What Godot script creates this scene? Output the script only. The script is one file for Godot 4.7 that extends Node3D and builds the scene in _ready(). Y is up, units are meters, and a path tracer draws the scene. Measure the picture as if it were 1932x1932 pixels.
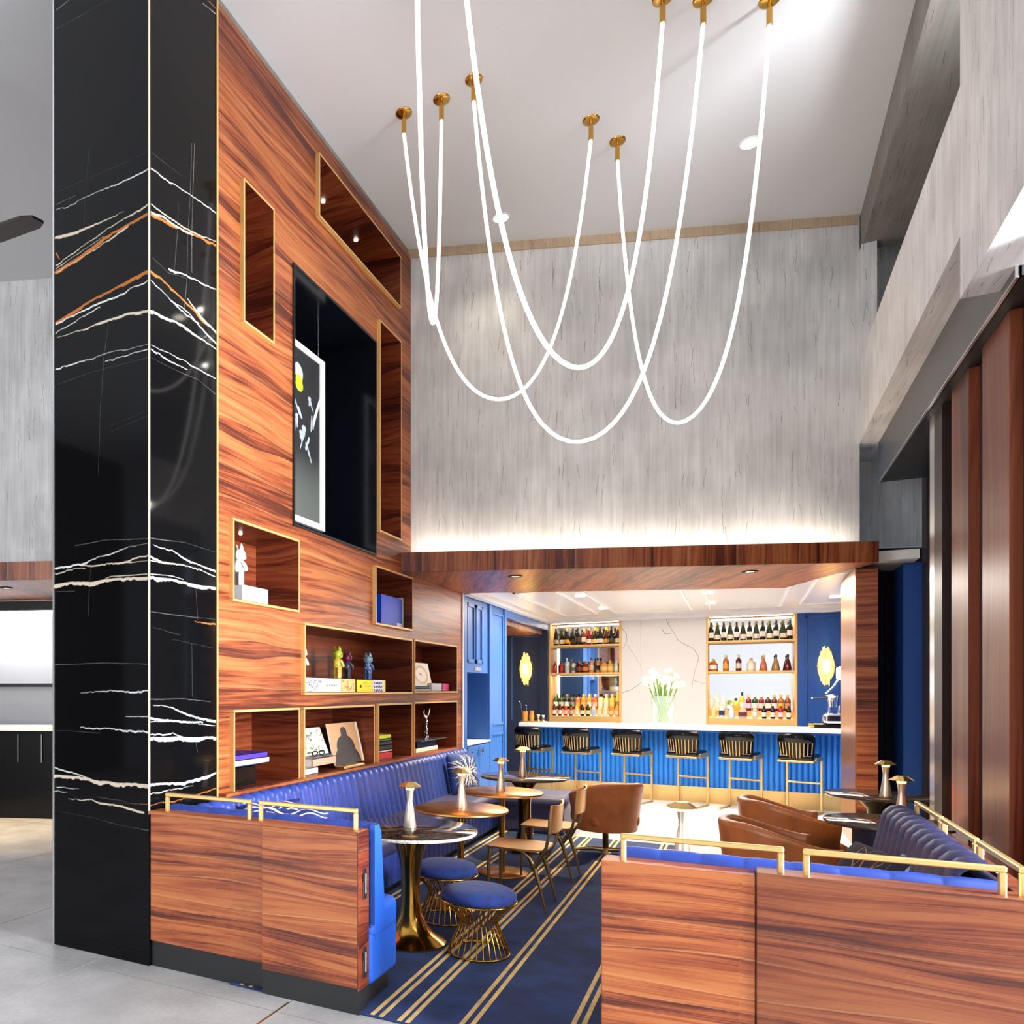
extends Node3D
# A hotel lounge and bar. Metres; x runs along the bar front, -z away into the room, y up.

class MB:
	var v := PackedVector3Array()
	var n := PackedVector3Array()
	var t := PackedVector2Array()
	var ix := PackedInt32Array()
	func vert(p: Vector3, nn: Vector3, uv := Vector2.ZERO) -> int:
		v.append(p); n.append(nn); t.append(uv)
		return v.size() - 1
	func tri(a: int, b: int, c: int) -> void:
		var g := (v[b] - v[a]).cross(v[c] - v[a])
		if g.dot(n[a] + n[b] + n[c]) > 0.0:
			ix.append(a); ix.append(c); ix.append(b)
		else:
			ix.append(a); ix.append(b); ix.append(c)
	func poly(pts: Array, out: Vector3, uvs: Array = []) -> void:
		var a: Vector3 = pts[0]
		var nn: Vector3 = (pts[1] - a).cross(pts[2] - a)
		if nn.length() < 1e-12 and pts.size() > 3:
			nn = (pts[2] - a).cross(pts[3] - a)
		nn = nn.normalized()
		if nn.dot(out) < 0.0:
			nn = -nn
		var i0 := v.size()
		for k in pts.size():
			var p: Vector3 = pts[k]
			var uv: Vector2
			if uvs.size():
				uv = uvs[k]
			elif absf(nn.y) > 0.7:
				uv = Vector2(p.x, p.z)
			elif absf(nn.x) > absf(nn.z):
				uv = Vector2(-p.z, -p.y)
			else:
				uv = Vector2(p.x, -p.y)
			vert(p, nn, uv)
		for k in range(1, pts.size() - 1):
			tri(i0, i0 + k, i0 + k + 1)
	func box(lo: Vector3, hi: Vector3, b := 0.0) -> MB:
		var c := (lo + hi) * 0.5
		var h := (hi - lo) * 0.5
		b = minf(b, minf(h.x, minf(h.y, h.z)) * 0.95)
		for ax in 3:
			var a1 := (ax + 1) % 3
			var a2 := (ax + 2) % 3
			for sg in [-1.0, 1.0]:
				var pts := []
				for q in [[-1, -1], [1, -1], [1, 1], [-1, 1]]:
					var p := c
					p[ax] += sg * h[ax]
					p[a1] += q[0] * (h[a1] - b)
					p[a2] += q[1] * (h[a2] - b)
					pts.append(p)
				var o := Vector3.ZERO
				o[ax] = sg
				poly(pts, o)
		if b > 0.0:
			for ax in 3:
				var a1 := (ax + 1) % 3
				var a2 := (ax + 2) % 3
				for s1 in [-1.0, 1.0]:
					for s2 in [-1.0, 1.0]:
						var pts := []
						for q in [[-1, 0], [1, 0], [1, 1], [-1, 1]]:
							var p := c
							p[ax] += q[0] * (h[ax] - b)
							p[a1] += s1 * (h[a1] - (b if q[1] == 1 else 0.0))
							p[a2] += s2 * (h[a2] - (0.0 if q[1] == 1 else b))
							pts.append(p)
						var o := Vector3.ZERO
						o[a1] = s1
						o[a2] = s2
						poly(pts, o)
			for sx in [-1.0, 1.0]:
				for sy in [-1.0, 1.0]:
					for sz in [-1.0, 1.0]:
						var s := Vector3(sx, sy, sz)
						var pts := []
						for ax in 3:
							var p := c
							for k in 3:
								p[k] += s[k] * (h[k] - (0.0 if k == ax else b))
							pts.append(p)
						poly(pts, s)
		return self
	func soft(lo: Vector3, hi: Vector3, r: float, k := 5, puff := 0.0) -> MB:
		# a box with rounded edges and, with puff, swollen faces
		var c := (lo + hi) * 0.5
		var h := (hi - lo) * 0.5
		r = minf(r, minf(h.x, minf(h.y, h.z)))
		var m := 2 * k + 3
		for ax in 3:
			var a1 := (ax + 1) % 3
			var a2 := (ax + 2) % 3
			for sg in [-1.0, 1.0]:
				var i0 := v.size()
				for i in m:
					for j in m:
						var d := Vector3.ZERO
						d[ax] = sg
						var inner := Vector3.ZERO
						inner[ax] = sg * (h[ax] - r)
						var aa := [soft_at(i, k), soft_at(j, k)]
						for q in 2:
							var axq: int = [a1, a2][q]
							d[axq] = aa[q].x
							inner[axq] = aa[q].y * (h[axq] - r)
						var nn := d.normalized()
						var p := inner + nn * r
						if puff > 0.0:
							var f := 1.0
							for q in [a1, a2]:
								f *= 1.0 - pow(absf(p[q] / h[q]), 2.0)
							p[ax] += sg * puff * f
						vert(c + p, nn, Vector2((p[a1] / h[a1] + 1.0) * 0.5, (p[a2] / h[a2] + 1.0) * 0.5) if ax != 0 else Vector2((p.z / h.z + 1.0) * 0.5, (p.y / h.y + 1.0) * 0.5))
				for i in m - 1:
					for j in m - 1:
						var a := i0 + i * m + j
						tri(a, a + m, a + 1)
						tri(a + m, a + m + 1, a + 1)
		return self
	func soft_at(i: int, k: int) -> Vector2:
		# (slope of the normal, side of the inner box)
		if i <= k:
			return Vector2(-tan(PI / 4 * (1.0 - float(i) / k)) if i < k else 0.0, -1.0)
		if i == k + 1:
			return Vector2(0, 0)
		return Vector2(tan(PI / 4 * (float(i - k - 2) / k)), 1.0)
	func lathe(prof: Array, seg := 24, at := Vector3.ZERO, crease := 0.6) -> MB:
		var m := prof.size()
		var nn := []
		for i in m - 1:
			var d: Vector2 = prof[i + 1] - prof[i]
			nn.append(Vector2(d.y, -d.x).normalized())
		for i in m - 1:
			var n0: Vector2 = nn[i]
			var n1: Vector2 = nn[i]
			if i > 0 and n0.dot(nn[i - 1]) > crease:
				n0 = (n0 + nn[i - 1]).normalized()
			if i < m - 2 and n1.dot(nn[i + 1]) > crease:
				n1 = (n1 + nn[i + 1]).normalized()
			var i0 := v.size()
			for k in seg + 1:
				var a := TAU * k / seg
				var e := Vector3(cos(a), 0, sin(a))
				vert(at + e * prof[i].x + Vector3(0, prof[i].y, 0), e * n0.x + Vector3(0, n0.y, 0), Vector2(float(k) / seg, prof[i].y))
				vert(at + e * prof[i + 1].x + Vector3(0, prof[i + 1].y, 0), e * n1.x + Vector3(0, n1.y, 0), Vector2(float(k) / seg, prof[i + 1].y))
			for k in seg:
				var a := i0 + 2 * k
				if prof[i].x > 1e-6:
					tri(a, a + 2, a + 1)
				if prof[i + 1].x > 1e-6:
					tri(a + 2, a + 3, a + 1)
		return self
	func tube(path: Array, r, seg := 8, caps := true, sq := 1.0) -> MB:
		var m := path.size()
		var up := Vector3.UP
		var d0: Vector3 = (path[1] - path[0]).normalized()
		if absf(d0.dot(up)) > 0.9:
			up = Vector3.RIGHT
		var side := d0.cross(up).normalized()
		var i0 := v.size()
		for i in m:
			var d: Vector3 = (path[mini(i + 1, m - 1)] - path[maxi(i - 1, 0)]).normalized()
			side = (side - d * side.dot(d)).normalized()
			var bi := d.cross(side)
			var rr: float = r[i] if r is Array else r
			for k in seg + 1:
				var a := TAU * k / seg
				var e := side * cos(a) + bi * sin(a) * sq
				vert(path[i] + e * rr, (side * cos(a) * sq + bi * sin(a)).normalized(), Vector2(float(k) / seg, float(i) / m))
		for i in m - 1:
			for k in seg:
				var a := i0 + i * (seg + 1) + k
				tri(a, a + seg + 1, a + 1)
				tri(a + seg + 1, a + seg + 2, a + 1)
		if caps:
			for e in [0, m - 1]:
				var d: Vector3 = (path[1] - path[0]) if e == 0 else (path[m - 2] - path[m - 1])
				var pts := []
				for k in seg:
					pts.append(v[i0 + e * (seg + 1) + k])
				poly(pts, -d)
		return self
	func bar(a: Vector3, b: Vector3, w: float, h: float) -> MB:
		# a square bar from a to b, w across and h upright
		var d := (b - a).normalized()
		var up := Vector3.UP if absf(d.y) < 0.9 else Vector3.BACK
		var s := d.cross(up).normalized()
		var u := s.cross(d).normalized()
		var q := []
		for e in [a, b]:
			for k in [[-1, -1], [1, -1], [1, 1], [-1, 1]]:
				q.append(e + s * k[0] * w * 0.5 + u * k[1] * h * 0.5)
		poly([q[0], q[1], q[2], q[3]], -d)
		poly([q[4], q[5], q[6], q[7]], d)
		poly([q[0], q[1], q[5], q[4]], -u)
		poly([q[3], q[2], q[6], q[7]], u)
		poly([q[0], q[3], q[7], q[4]], -s)
		poly([q[1], q[2], q[6], q[5]], s)
		return self
	func grid(f: Callable, nu: int, nv: int, flip := false) -> MB:
		var i0 := v.size()
		for i in nu + 1:
			for j in nv + 1:
				var u := float(i) / nu
				var w := float(j) / nv
				var e := 0.002
				var p: Vector3 = f.call(u, w)
				var pu: Vector3 = f.call(minf(u + e, 1.0), w) - f.call(maxf(u - e, 0.0), w)
				var pv: Vector3 = f.call(u, minf(w + e, 1.0)) - f.call(u, maxf(w - e, 0.0))
				var nn := pu.cross(pv).normalized()
				if nn.length() < 0.5:
					nn = Vector3.UP
				vert(p, -nn if flip else nn, Vector2(u, w))
		for i in nu:
			for j in nv:
				var a := i0 + i * (nv + 1) + j
				tri(a, a + nv + 1, a + 1)
				tri(a + nv + 1, a + nv + 2, a + 1)
		return self
	func extrude(pts: Array, y0: float, y1: float) -> MB:
		# a flat outline of (x, z) points between two heights
		var m := pts.size()
		var c := Vector2.ZERO
		for p in pts:
			c += p / m
		for y in [y0, y1]:
			var q := PackedVector2Array(pts)
			var id := Geometry2D.triangulate_polygon(q)
			var nn := Vector3(0, 1 if y == y1 else -1, 0)
			var i0 := v.size()
			for p in pts:
				vert(Vector3(p.x, y, p.y), nn, p)
			for k in range(0, id.size(), 3):
				tri(i0 + id[k], i0 + id[k + 1], i0 + id[k + 2])
		var cw := Geometry2D.is_polygon_clockwise(PackedVector2Array(pts))
		for k in m:
			var a: Vector2 = pts[k]
			var b: Vector2 = pts[(k + 1) % m]
			var o := Vector3(b.y - a.y, 0, a.x - b.x) * (-1.0 if cw else 1.0)
			poly([Vector3(a.x, y0, a.y), Vector3(b.x, y0, b.y), Vector3(b.x, y1, b.y), Vector3(a.x, y1, a.y)], o)
		return self
	func moved(x: Transform3D, from := 0) -> MB:
		for k in range(from, v.size()):
			v[k] = x * v[k]
			n[k] = (x.basis * n[k]).normalized()
		if x.basis.determinant() < 0.0 and from == 0:
			for k in range(0, ix.size(), 3):
				var q := ix[k]
				ix[k] = ix[k + 1]
				ix[k + 1] = q
		return self
	func mesh() -> ArrayMesh:
		var a := []
		a.resize(Mesh.ARRAY_MAX)
		a[Mesh.ARRAY_VERTEX] = v
		a[Mesh.ARRAY_NORMAL] = n
		a[Mesh.ARRAY_TEX_UV] = t
		a[Mesh.ARRAY_INDEX] = ix
		var m := ArrayMesh.new()
		m.add_surface_from_arrays(Mesh.PRIMITIVE_TRIANGLES, a)
		return m

const V := Vector3(1, 1, 1)
var used := {}
var M := {}
var rng := RandomNumberGenerator.new()

func numbered(s: String) -> String:
	used[s] = used.get(s, -1) + 1
	return s if used[s] == 0 else "%s_%03d" % [s, used[s]]

func metas(o: Node, label := "", category := "", group := "", kind := "") -> Node:
	if label: o.set_meta("label", label)
	if category: o.set_meta("category", category)
	if group: o.set_meta("group", group)
	if kind: o.set_meta("kind", kind)
	return o

func thing(called: String, label: String, category: String, at := Vector3.ZERO, turn := 0.0, group := "") -> Node3D:
	var o := Node3D.new()
	o.name = numbered(called)
	add_child(o)
	o.position = at
	o.rotation_degrees.y = turn
	metas(o, label, category, group)
	return o

func put(called: String, st, m: Material, parent: Node = self) -> MeshInstance3D:
	var o := MeshInstance3D.new()
	o.mesh = st.mesh() if st is MB else st
	o.material_override = m
	if parent == self:
		o.name = numbered(called)
		add_child(o)
	else:
		o.name = called
		parent.add_child(o, true)
	return o

func single(called: String, st, m: Material, label: String, category: String, at := Vector3.ZERO, turn := 0.0, group := "") -> MeshInstance3D:
	var o := put(called, st, m)
	o.position = at
	o.rotation_degrees.y = turn
	metas(o, label, category, group)
	return o

func struct(called: String, label: String, at := Vector3.ZERO, turn := 0.0) -> Node3D:
	var o := Node3D.new()
	o.name = numbered(called)
	add_child(o)
	o.position = at
	o.rotation_degrees.y = turn
	metas(o, label, "", "", "structure")
	return o

func dup(src: Node3D, label: String, at: Vector3, turn := 0.0, group := "") -> Node3D:
	var o: Node3D = src.duplicate()
	o.name = numbered(String(src.name).rstrip("_0123456789"))
	add_child(o)
	o.position = at
	o.rotation_degrees.y = turn
	o.set_meta("label", label)
	if group: o.set_meta("group", group)
	return o

func bx(a: float, b: float, c: float, d: float, e: float, f: float, bev := 0.0) -> MB:
	return MB.new().box(Vector3(minf(a, b), minf(c, d), minf(e, f)), Vector3(maxf(a, b), maxf(c, d), maxf(e, f)), bev)

func mat(c: Color, rough := 0.6, metal := 0.0, spec := 0.5) -> StandardMaterial3D:
	var m := StandardMaterial3D.new()
	m.albedo_color = c
	m.roughness = rough
	m.metallic = metal
	m.metallic_specular = spec
	return m

func rgb(r: int, g: int, b: int) -> Color:
	return Color(r / 255.0, g / 255.0, b / 255.0)

func glow(c: Color, e: float) -> StandardMaterial3D:
	var m := mat(c, 0.5)
	m.emission_enabled = true
	m.emission = c
	m.emission_energy_multiplier = e
	return m

func tri_map(m: StandardMaterial3D, tex: Texture2D, sx: float, sy: float, world := true) -> StandardMaterial3D:
	m.albedo_texture = tex
	m.uv1_triplanar = true
	m.uv1_world_triplanar = world
	m.uv1_scale = Vector3(sx, sy, sx)
	m.uv1_triplanar_sharpness = 8.0
	return m

func tinted(m: StandardMaterial3D, c: Color) -> StandardMaterial3D:
	var o: StandardMaterial3D = m.duplicate()
	o.albedo_color = c
	return o

# ---------------------------------------------------------------- textures
func noise_bytes(w: int, h: int, fw: int, fh: int, freq: float, sd: int, oct := 3) -> PackedByteArray:
	var f := FastNoiseLite.new()
	f.seed = sd
	f.frequency = freq
	f.fractal_octaves = oct
	f.noise_type = FastNoiseLite.TYPE_SIMPLEX_SMOOTH
	var im := f.get_seamless_image(fw, fh, false, false, 0.2, true)
	im.convert(Image.FORMAT_L8)
	im.resize(w, h, Image.INTERPOLATE_CUBIC)
	return im.get_data()

func tex_of(w: int, h: int, data: PackedByteArray) -> ImageTexture:
	return ImageTexture.create_from_image(Image.create_from_data(w, h, false, Image.FORMAT_RGB8, data))

func wood_image() -> Image:
	var N := 1024
	var warp := noise_bytes(N, N, 64, 256, 0.016, 11, 2)
	var fine := noise_bytes(N, N, 24, N, 0.20, 12, 3)
	var mid := noise_bytes(N, N, 40, 512, 0.06, 13, 3)
	var mott := noise_bytes(N, N, 128, 128, 0.05, 15, 3)
	var tone := PackedFloat32Array(); tone.resize(N)
	var sap := PackedFloat32Array(); sap.resize(N)
	var r := RandomNumberGenerator.new(); r.seed = 5
	var y := 0
	while y < N:
		var hgt := r.randi_range(38, 110)
		var tt := r.randf_range(0.12, 0.85)
		var tilt := r.randf_range(-0.25, 0.25)
		var sw := r.randf_range(3.0, 12.0)
		var has := r.randf() < 0.6
		for k in hgt:
			if y + k < N:
				tone[y + k] = tt + tilt * (float(k) / hgt - 0.5) * 2.0
				if has:
					sap[y + k] = exp(-float(hgt - k) / sw) * r.randf_range(0.8, 1.0)
		y += hgt
	var cd := Vector3(96, 44, 26)
	var cm := Vector3(176, 98, 58)
	var cl := Vector3(214, 142, 88)
	var cs := Vector3(240, 196, 138)
	var out := PackedByteArray(); out.resize(N * N * 3)
	for j in N:
		for i in N:
			var k := j * N + i
			var vv := posmod(j + int((warp[k] - 128) * 0.22), N)
			var a := tone[vv] + (mid[posmod(vv, N) * N + i] - 128) / 128.0 * 0.55 + (mott[k] - 128) / 128.0 * 0.12
			a += (fine[vv * N + i] - 128) / 128.0 * 0.42
			var c: Vector3
			if a < 0.5:
				c = cd.lerp(cm, clampf(a / 0.5, 0.0, 1.0))
			else:
				c = cm.lerp(cl, clampf((a - 0.5) / 0.5, 0.0, 1.0))
			c = c.lerp(cs, clampf(sap[vv] * 0.85, 0.0, 1.0))
			out[k * 3] = int(c.x); out[k * 3 + 1] = int(c.y); out[k * 3 + 2] = int(c.z)
	return Image.create_from_data(N, N, false, Image.FORMAT_RGB8, out)

func concrete_tex() -> ImageTexture:
	var N := 1024
	var st := noise_bytes(N, N, N, 20, 0.11, 21, 3)
	var bl := noise_bytes(N, N, 128, 128, 0.03, 22, 4)
	var st2 := noise_bytes(N, N, 512, 64, 0.06, 23, 3)
	var out := PackedByteArray(); out.resize(N * N * 3)
	for k in N * N:
		var a := 1.0 + (st[k] - 128) / 128.0 * 0.045 + (bl[k] - 128) / 128.0 * 0.07 + (st2[k] - 128) / 128.0 * 0.05
		out[k * 3] = int(clampf(221 * a, 0, 255)); out[k * 3 + 1] = int(clampf(220 * a, 0, 255)); out[k * 3 + 2] = int(clampf(217 * a, 0, 255))
	var im := Image.create_from_data(N, N, false, Image.FORMAT_RGB8, out)
	var r := RandomNumberGenerator.new(); r.seed = 8
	for s in 260:
		var x := r.randf_range(0, N); var y := r.randf_range(0, N)
		var ln := r.randi_range(12, 70); var dk := r.randf_range(0.55, 0.85); var dx := r.randf_range(-0.15, 0.15)
		for k in ln:
			x += dx + r.randf_range(-0.5, 0.5)
			var px := posmod(int(x), N); var py := posmod(int(y) + k, N)
			im.set_pixel(px, py, im.get_pixel(px, py) * dk)
	return ImageTexture.create_from_image(im)

func stone_tex(c: Vector3, amp: float, sd: int, fw := 128, fh := 128, fr := 0.03, N := 512) -> ImageTexture:
	var a := noise_bytes(N, N, fw, fh, fr, sd, 4)
	var b := noise_bytes(N, N, 256, 256, 0.2, sd + 1, 3)
	var out := PackedByteArray(); out.resize(N * N * 3)
	for k in N * N:
		var f := 1.0 + ((a[k] - 128) / 128.0 + (b[k] - 128) / 128.0 * 0.4) * amp
		out[k * 3] = int(clampf(c.x * f, 0, 255)); out[k * 3 + 1] = int(clampf(c.y * f, 0, 255)); out[k * 3 + 2] = int(clampf(c.z * f, 0, 255))
	return tex_of(N, N, out)

func stroke(im: Image, pts: Array, col: Color, w0: float, w1: float, wob := 0.0, sd := 1) -> void:
	var r := RandomNumberGenerator.new(); r.seed = sd
	var W := im.get_width(); var H := im.get_height()
	var off := 0.0
	var m := pts.size() - 1
	for s in m:
		var a: Vector2 = pts[s]; var b: Vector2 = pts[s + 1]
		var L := int(a.distance_to(b) / 0.7) + 1
		for k in L:
			var f := (s + float(k) / L) / m
			var p := a.lerp(b, float(k) / L)
			off = clampf(off + r.randf_range(-0.25, 0.25) * wob, -wob, wob)
			p.y += off
			var wd := lerpf(w0, w1, f) * (1.0 + 0.35 * off / maxf(wob, 0.01) * signf(wob))
			var x0 := int(p.x - wd - 1); var y0 := int(p.y - wd - 1)
			for yy in range(y0, int(p.y + wd + 2)):
				for xx in range(x0, int(p.x + wd + 2)):
					if xx < 0 or yy < 0 or xx >= W or yy >= H: continue
					var q := clampf(wd + 0.5 - Vector2(xx + 0.5, yy + 0.5).distance_to(p), 0.0, 1.0) * col.a
					if q > 0.0:
						var c := im.get_pixel(xx, yy)
						im.set_pixel(xx, yy, c.lerp(Color(col.r, col.g, col.b), q))

func vein(im: Image, k: String, w0: float, w1: float, a: float, sd: int, pts: Array) -> void:
	var c: Color = {"W": rgb(238, 236, 232), "C": rgb(226, 210, 186), "O": rgb(196, 116, 52), "G": rgb(150, 146, 140), "D": rgb(8, 8, 9)}[k]
	c.a = a
	stroke(im, pts, c, w0, w1, 2.0 if w0 > 0.9 or w1 > 0.9 else 0.6, sd)

func marble_black(side: int) -> ImageTexture:
	var im := Image.create(256, 2048, false, Image.FORMAT_RGB8)
	im.fill(rgb(14, 14, 15))
	if side == 0:
		veins_near(im)
	else:
		veins_far(im)
	return ImageTexture.create_from_image(im)


func veins_near(im: Image) -> void:
	vein(im, "G", 0.3, 0.3, 0.35, 1, [Vector2(5, 502), Vector2(86, 503), Vector2(249, 505)])
	vein(im, "W", 0.5, 1.0, 0.90, 2, [Vector2(5, 537), Vector2(35, 542), Vector2(91, 539), Vector2(160, 539), Vector2(251, 536)])
	vein(im, "G", 0.5, 0.4, 0.80, 3, [Vector2(5, 527), Vector2(61, 526)])
	vein(im, "C", 2.6, 0.5, 0.95, 4, [Vector2(5, 593), Vector2(66, 599), Vector2(91, 598), Vector2(121, 598), Vector2(188, 598)])
	vein(im, "O", 3.2, 2.6, 0.95, 5, [Vector2(5, 663), Vector2(73, 651), Vector2(136, 634), Vector2(195, 627), Vector2(251, 619)])
	vein(im, "C", 1.0, 1.3, 0.95, 6, [Vector2(5, 649), Vector2(61, 637), Vector2(111, 627), Vector2(145, 619), Vector2(195, 611), Vector2(248, 602)])
	vein(im, "C", 0.9, 0.6, 0.80, 7, [Vector2(5, 656), Vector2(73, 642), Vector2(136, 629)])
	vein(im, "C", 0.8, 1.4, 0.90, 8, [Vector2(5, 664), Vector2(61, 658), Vector2(126, 646), Vector2(160, 636), Vector2(198, 628)])
	vein(im, "O", 1.8, 0.6, 0.90, 9, [Vector2(6, 625), Vector2(17, 640)])
	vein(im, "O", 2.8, 3.0, 0.95, 10, [Vector2(6, 765), Vector2(56, 755), Vector2(111, 745), Vector2(160, 740), Vector2(207, 731), Vector2(251, 726)])
	vein(im, "W", 1.6, 1.0, 0.95, 11, [Vector2(6, 768), Vector2(56, 763), Vector2(126, 753), Vector2(172, 753), Vector2(207, 748), Vector2(251, 744)])
	vein(im, "W", 1.1, 0.8, 0.90, 12, [Vector2(5, 786), Vector2(61, 776), Vector2(106, 765), Vector2(126, 761)])
	vein(im, "C", 0.6, 3.4, 1.00, 13, [Vector2(9, 796), Vector2(61, 797), Vector2(104, 797), Vector2(126, 793), Vector2(160, 795), Vector2(195, 795), Vector2(252, 803)])
	vein(im, "W", 1.2, 0.5, 0.80, 14, [Vector2(5, 858), Vector2(61, 856), Vector2(106, 859), Vector2(148, 856), Vector2(250, 864)])
	vein(im, "W", 0.8, 1.0, 0.90, 15, [Vector2(140, 871), Vector2(198, 872), Vector2(251, 871)])
	vein(im, "G", 0.4, 0.5, 0.45, 16, [Vector2(9, 890), Vector2(86, 885), Vector2(140, 885), Vector2(250, 887)])
	vein(im, "G", 0.4, 0.4, 0.25, 17, [Vector2(150, 998), Vector2(250, 984)])
	vein(im, "G", 0.4, 0.4, 0.25, 18, [Vector2(155, 1008), Vector2(250, 993)])
	vein(im, "G", 0.4, 0.4, 0.60, 19, [Vector2(148, 799), Vector2(136, 862), Vector2(127, 960), Vector2(121, 1091)])
	vein(im, "G", 0.4, 0.4, 0.35, 20, [Vector2(97, 447), Vector2(86, 540), Vector2(84, 596)])
	vein(im, "G", 0.4, 0.6, 0.70, 21, [Vector2(59, 1218), Vector2(136, 1215), Vector2(248, 1223)])
	vein(im, "W", 1.8, 0.4, 0.90, 22, [Vector2(4, 1259), Vector2(74, 1256), Vector2(105, 1251), Vector2(183, 1236), Vector2(248, 1233)])
	vein(im, "C", 1.0, 0.6, 0.90, 23, [Vector2(4, 1270), Vector2(43, 1264), Vector2(87, 1264)])
	vein(im, "C", 1.0, 1.5, 0.95, 24, [Vector2(74, 1259), Vector2(136, 1262), Vector2(186, 1261), Vector2(223, 1256), Vector2(251, 1256)])
	vein(im, "C", 0.7, 0.8, 0.80, 25, [Vector2(186, 1263), Vector2(248, 1264)])
	vein(im, "C", 3.8, 2.8, 1.00, 26, [Vector2(4, 1295), Vector2(49, 1293), Vector2(99, 1296), Vector2(148, 1294), Vector2(251, 1296)])
	vein(im, "C", 0.7, 0.7, 0.90, 27, [Vector2(140, 1289), Vector2(154, 1286), Vector2(246, 1288)])
	vein(im, "G", 0.5, 0.4, 0.60, 28, [Vector2(7, 1306), Vector2(59, 1308)])
	vein(im, "G", 0.4, 0.4, 0.60, 29, [Vector2(102, 1259), Vector2(98, 1299), Vector2(94, 1360)])
	vein(im, "G", 0.8, 0.5, 0.80, 30, [Vector2(4, 1453), Vector2(49, 1453), Vector2(136, 1452), Vector2(248, 1456)])
	vein(im, "W", 0.5, 1.4, 0.90, 31, [Vector2(74, 1510), Vector2(151, 1505), Vector2(192, 1507), Vector2(248, 1506)])
	vein(im, "W", 0.6, 0.8, 0.85, 32, [Vector2(192, 1554), Vector2(248, 1553)])
	vein(im, "W", 0.8, 1.6, 0.85, 33, [Vector2(74, 1577), Vector2(165, 1579), Vector2(250, 1582)])
	vein(im, "G", 0.4, 0.4, 0.50, 34, [Vector2(7, 1586), Vector2(49, 1585), Vector2(127, 1587)])
	vein(im, "W", 1.1, 1.0, 0.80, 35, [Vector2(3, 1660), Vector2(33, 1664), Vector2(68, 1670), Vector2(101, 1676)])
	vein(im, "C", 3.6, 2.8, 1.00, 36, [Vector2(3, 1678), Vector2(68, 1678), Vector2(112, 1682), Vector2(176, 1683), Vector2(249, 1681)])
	vein(im, "W", 1.0, 0.4, 0.90, 37, [Vector2(8, 1699), Vector2(29, 1699), Vector2(70, 1699)])
	vein(im, "W", 1.0, 0.3, 0.80, 38, [Vector2(3, 1708), Vector2(38, 1706)])
	vein(im, "C", 0.5, 1.7, 0.95, 39, [Vector2(40, 1721), Vector2(79, 1719), Vector2(96, 1717), Vector2(123, 1721), Vector2(186, 1724), Vector2(237, 1732)])
	vein(im, "G", 0.4, 0.5, 0.60, 40, [Vector2(118, 1711), Vector2(197, 1715)])
	vein(im, "O", 0.4, 0.8, 0.70, 41, [Vector2(159, 1720), Vector2(207, 1718), Vector2(251, 1716)])
	vein(im, "G", 0.3, 0.6, 0.45, 42, [Vector2(8, 1748), Vector2(101, 1752), Vector2(186, 1762), Vector2(249, 1764)])
	vein(im, "G", 0.5, 0.5, 0.35, 43, [Vector2(5, 174), Vector2(148, 179)])
	vein(im, "W", 0.6, 0.6, 0.60, 44, [Vector2(5, 136), Vector2(42, 132)])


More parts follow.
